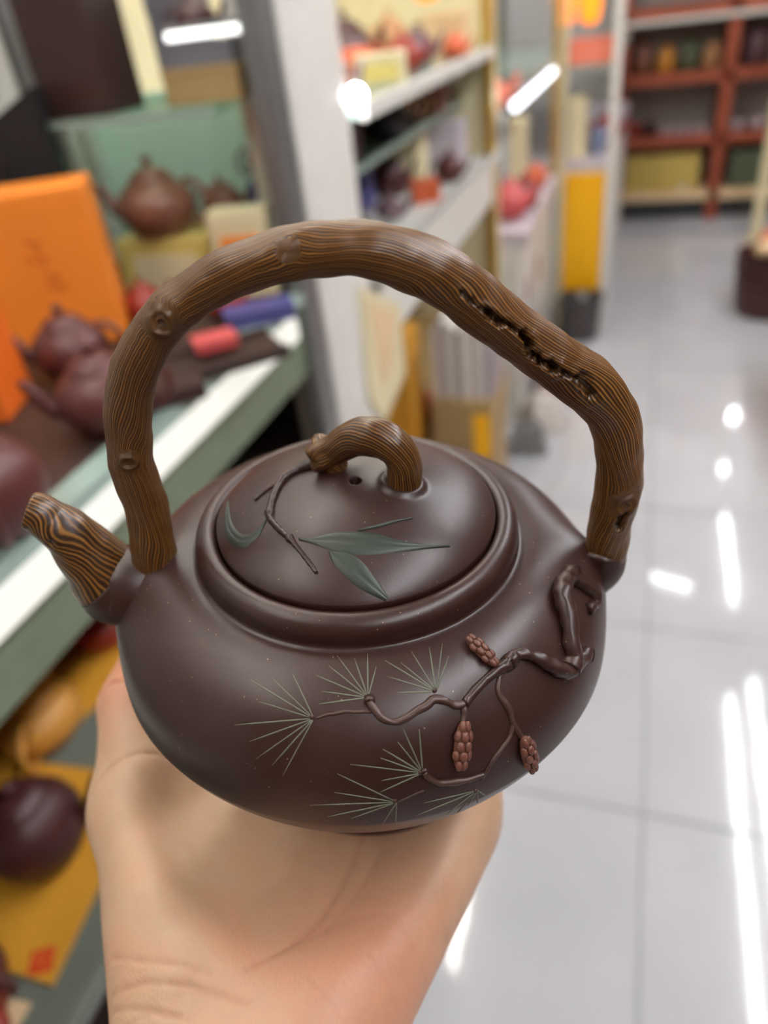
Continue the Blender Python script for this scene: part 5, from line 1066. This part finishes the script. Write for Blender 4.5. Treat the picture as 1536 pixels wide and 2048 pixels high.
far = [("brown teapot on the far red shelf, first from the left", -0.09, BROWNCLAY, 0.14), ("yellow teapot on the far red shelf between brown and green ones", 0.06, GOLDCLAY, 0.12),
       ("dull green teapot on the far red shelf", 0.21, GREENCLAY, 0.14), ("ochre teapot on the far red shelf beside the middle upright", 0.35, TANCLAY, 0.12),
       ("purple-grey teapot on the far red shelf right of the middle upright", 0.62, PURPLECLAY, 0.17), ("maroon teapot on the far red shelf at the right frame edge", 0.86, MAROON, 0.17)]
for lab, x, m, w in far: make_pot(lab, (x, 6.18, 0.94), w, m, math.pi / 2 + 0.1 * x, "tall", 1.15)
for i, (x, m) in enumerate(((-0.12, REDCLAY), (-0.01, DMAROON))):
    make_pot(("dark red small teapot on the second far shelf beside the left upright", "dark maroon small teapot on the second far shelf left of the pale cups")[i], (x, 6.13, 0.56), 0.10, m, 0.6, "round", 0.8)
for i in range(5):
    make_cup(f"{ord_[i]} pale lilac cup from the left on the second far shelf", (0.09 + i * 0.066, 6.09, 0.56), 0.062, PALECUP, "pale cups on the far shelf")
for i in range(3):
    make_cup(f"{ord_[i]} white cup from the left on the far shelf right of the middle upright", (0.56 + i * 0.12, 6.09, 0.56), 0.10, PALECUP, "white cups on the far shelf")
make_box("wide dull yellow carton on the lowest far shelf", (0.10, 6.16, 0.20), 0.50, 0.22, 0.24, mat("dull_yellow_card", (204, 178, 92), 0.5, noise=0.05), 0.0, lid=False)
make_cup("small white bowl in front of the dull yellow carton", (0.25, 6.035, 0.20), 0.06, WHITE)
make_box("grey green carton on the lowest far shelf right of the middle upright", (0.72, 6.16, 0.20), 0.34, 0.22, 0.24, GREENCLAY, 0.0)
gp = empty("metal_post", (0.70, 5.4, 0)); tag(gp, "pale yellow post at the right frame edge before the red shelf", "post")
MB().box(-0.03, 0.03, -0.03, 0.03, 0.0, 1.9, 0.005).build("shaft", CREAM, gp); MB().box(-0.05, 0.05, -0.05, 0.05, 0, 0.02, 0.004).build("foot_plate", CREAM, gp)
# baskets on the right
def basket(label, loc, r, h, m):
    e = empty("basket", loc); tag(e, label, "basket")
    MB().lathe(dense([(0, 0.01), (0.8 * r, 0), (0.86 * r, 0.03), (r, h), (1.03 * r, h + 0.01), (0.94 * r, h), (0.8 * r, 0.04), (0, 0.03)], 30), 32).build("basket_body", m, e, True)
    for k in range(5):
        z_ = h * (0.15 + 0.18 * k); rr_ = (0.85 + 0.15 * z_ / h) * r
        MB().tube([(rr_ * math.cos(a), rr_ * math.sin(a), z_) for a in np.linspace(0, 2 * math.pi, 33)], 0.010, 6).build("woven_band", m, e, True)
    return e
basket("dark red basket on the floor at the right side of the aisle", (0.66, 4.15, 0), 0.19, 0.30, DMAROON)
for lab, dx, dy, m in (("peach coloured teapot lying in the dark red basket", -0.05, -0.04, PEACH), ("tan teapot lying in the dark red basket at its right", 0.07, 0.02, TANCLAY), ("orange red teapot at the back of the dark red basket", -0.03, 0.09, ORANGECLAY)):
    make_pot(lab, (0.66 + dx * 1.3, 4.15 + dy * 1.3, 0.30), 0.10, m, 1.0 + dx * 9, "round", 0.7)
WOODO = mat("orange_brown_wood", (190, 120, 76), 0.35, noise=0.15, nscale=14)
st = empty("display_stand", (0.78, 3.0, 0)); tag(st, "orange brown wooden display stand cut by the right frame edge", "stand")
MB().box(-0.22, 0.22, -0.34, 0.30, 0.50, 0.53, 0.004).build("stand_top", WOODO, st)
MB().box(-0.19, 0.19, -0.31, 0.27, 0.06, 0.50, 0.003).build("stand_body", WOODO, st)
for x in (-0.19, 0.15):
    for y in (-0.31, 0.23): MB().box(x, x + 0.04, y, y + 0.04, 0, 0.06, 0.002).build("foot", WOODO, st)
MB().box(-0.196, -0.19, -0.27, 0.23, 0.12, 0.46, 0.002).build("side_panel", REDWOOD, st)
for lab, p in (("small bright spot lamp high on the far red shelf, left one", (0.83, 5.95, 1.56)), ("small bright spot lamp high on the far red shelf, upper right one", (0.81, 5.95, 2.06))):
    e = empty("spot_lamp", p); tag(e, lab, "lamp", "spot lamps on the far shelf")
    MB().lathe(dense([(0, -0.05), (0.04, -0.04), (0.05, 0), (0.04, 0.03), (0, 0.04)], 20), 20).build("bulb", GLOW, e, True)
    MB().tube([(0, 0.0, 0.03), (0, 0.06, 0.05)], 0.012, 10).build("holder", DALU, e, True)
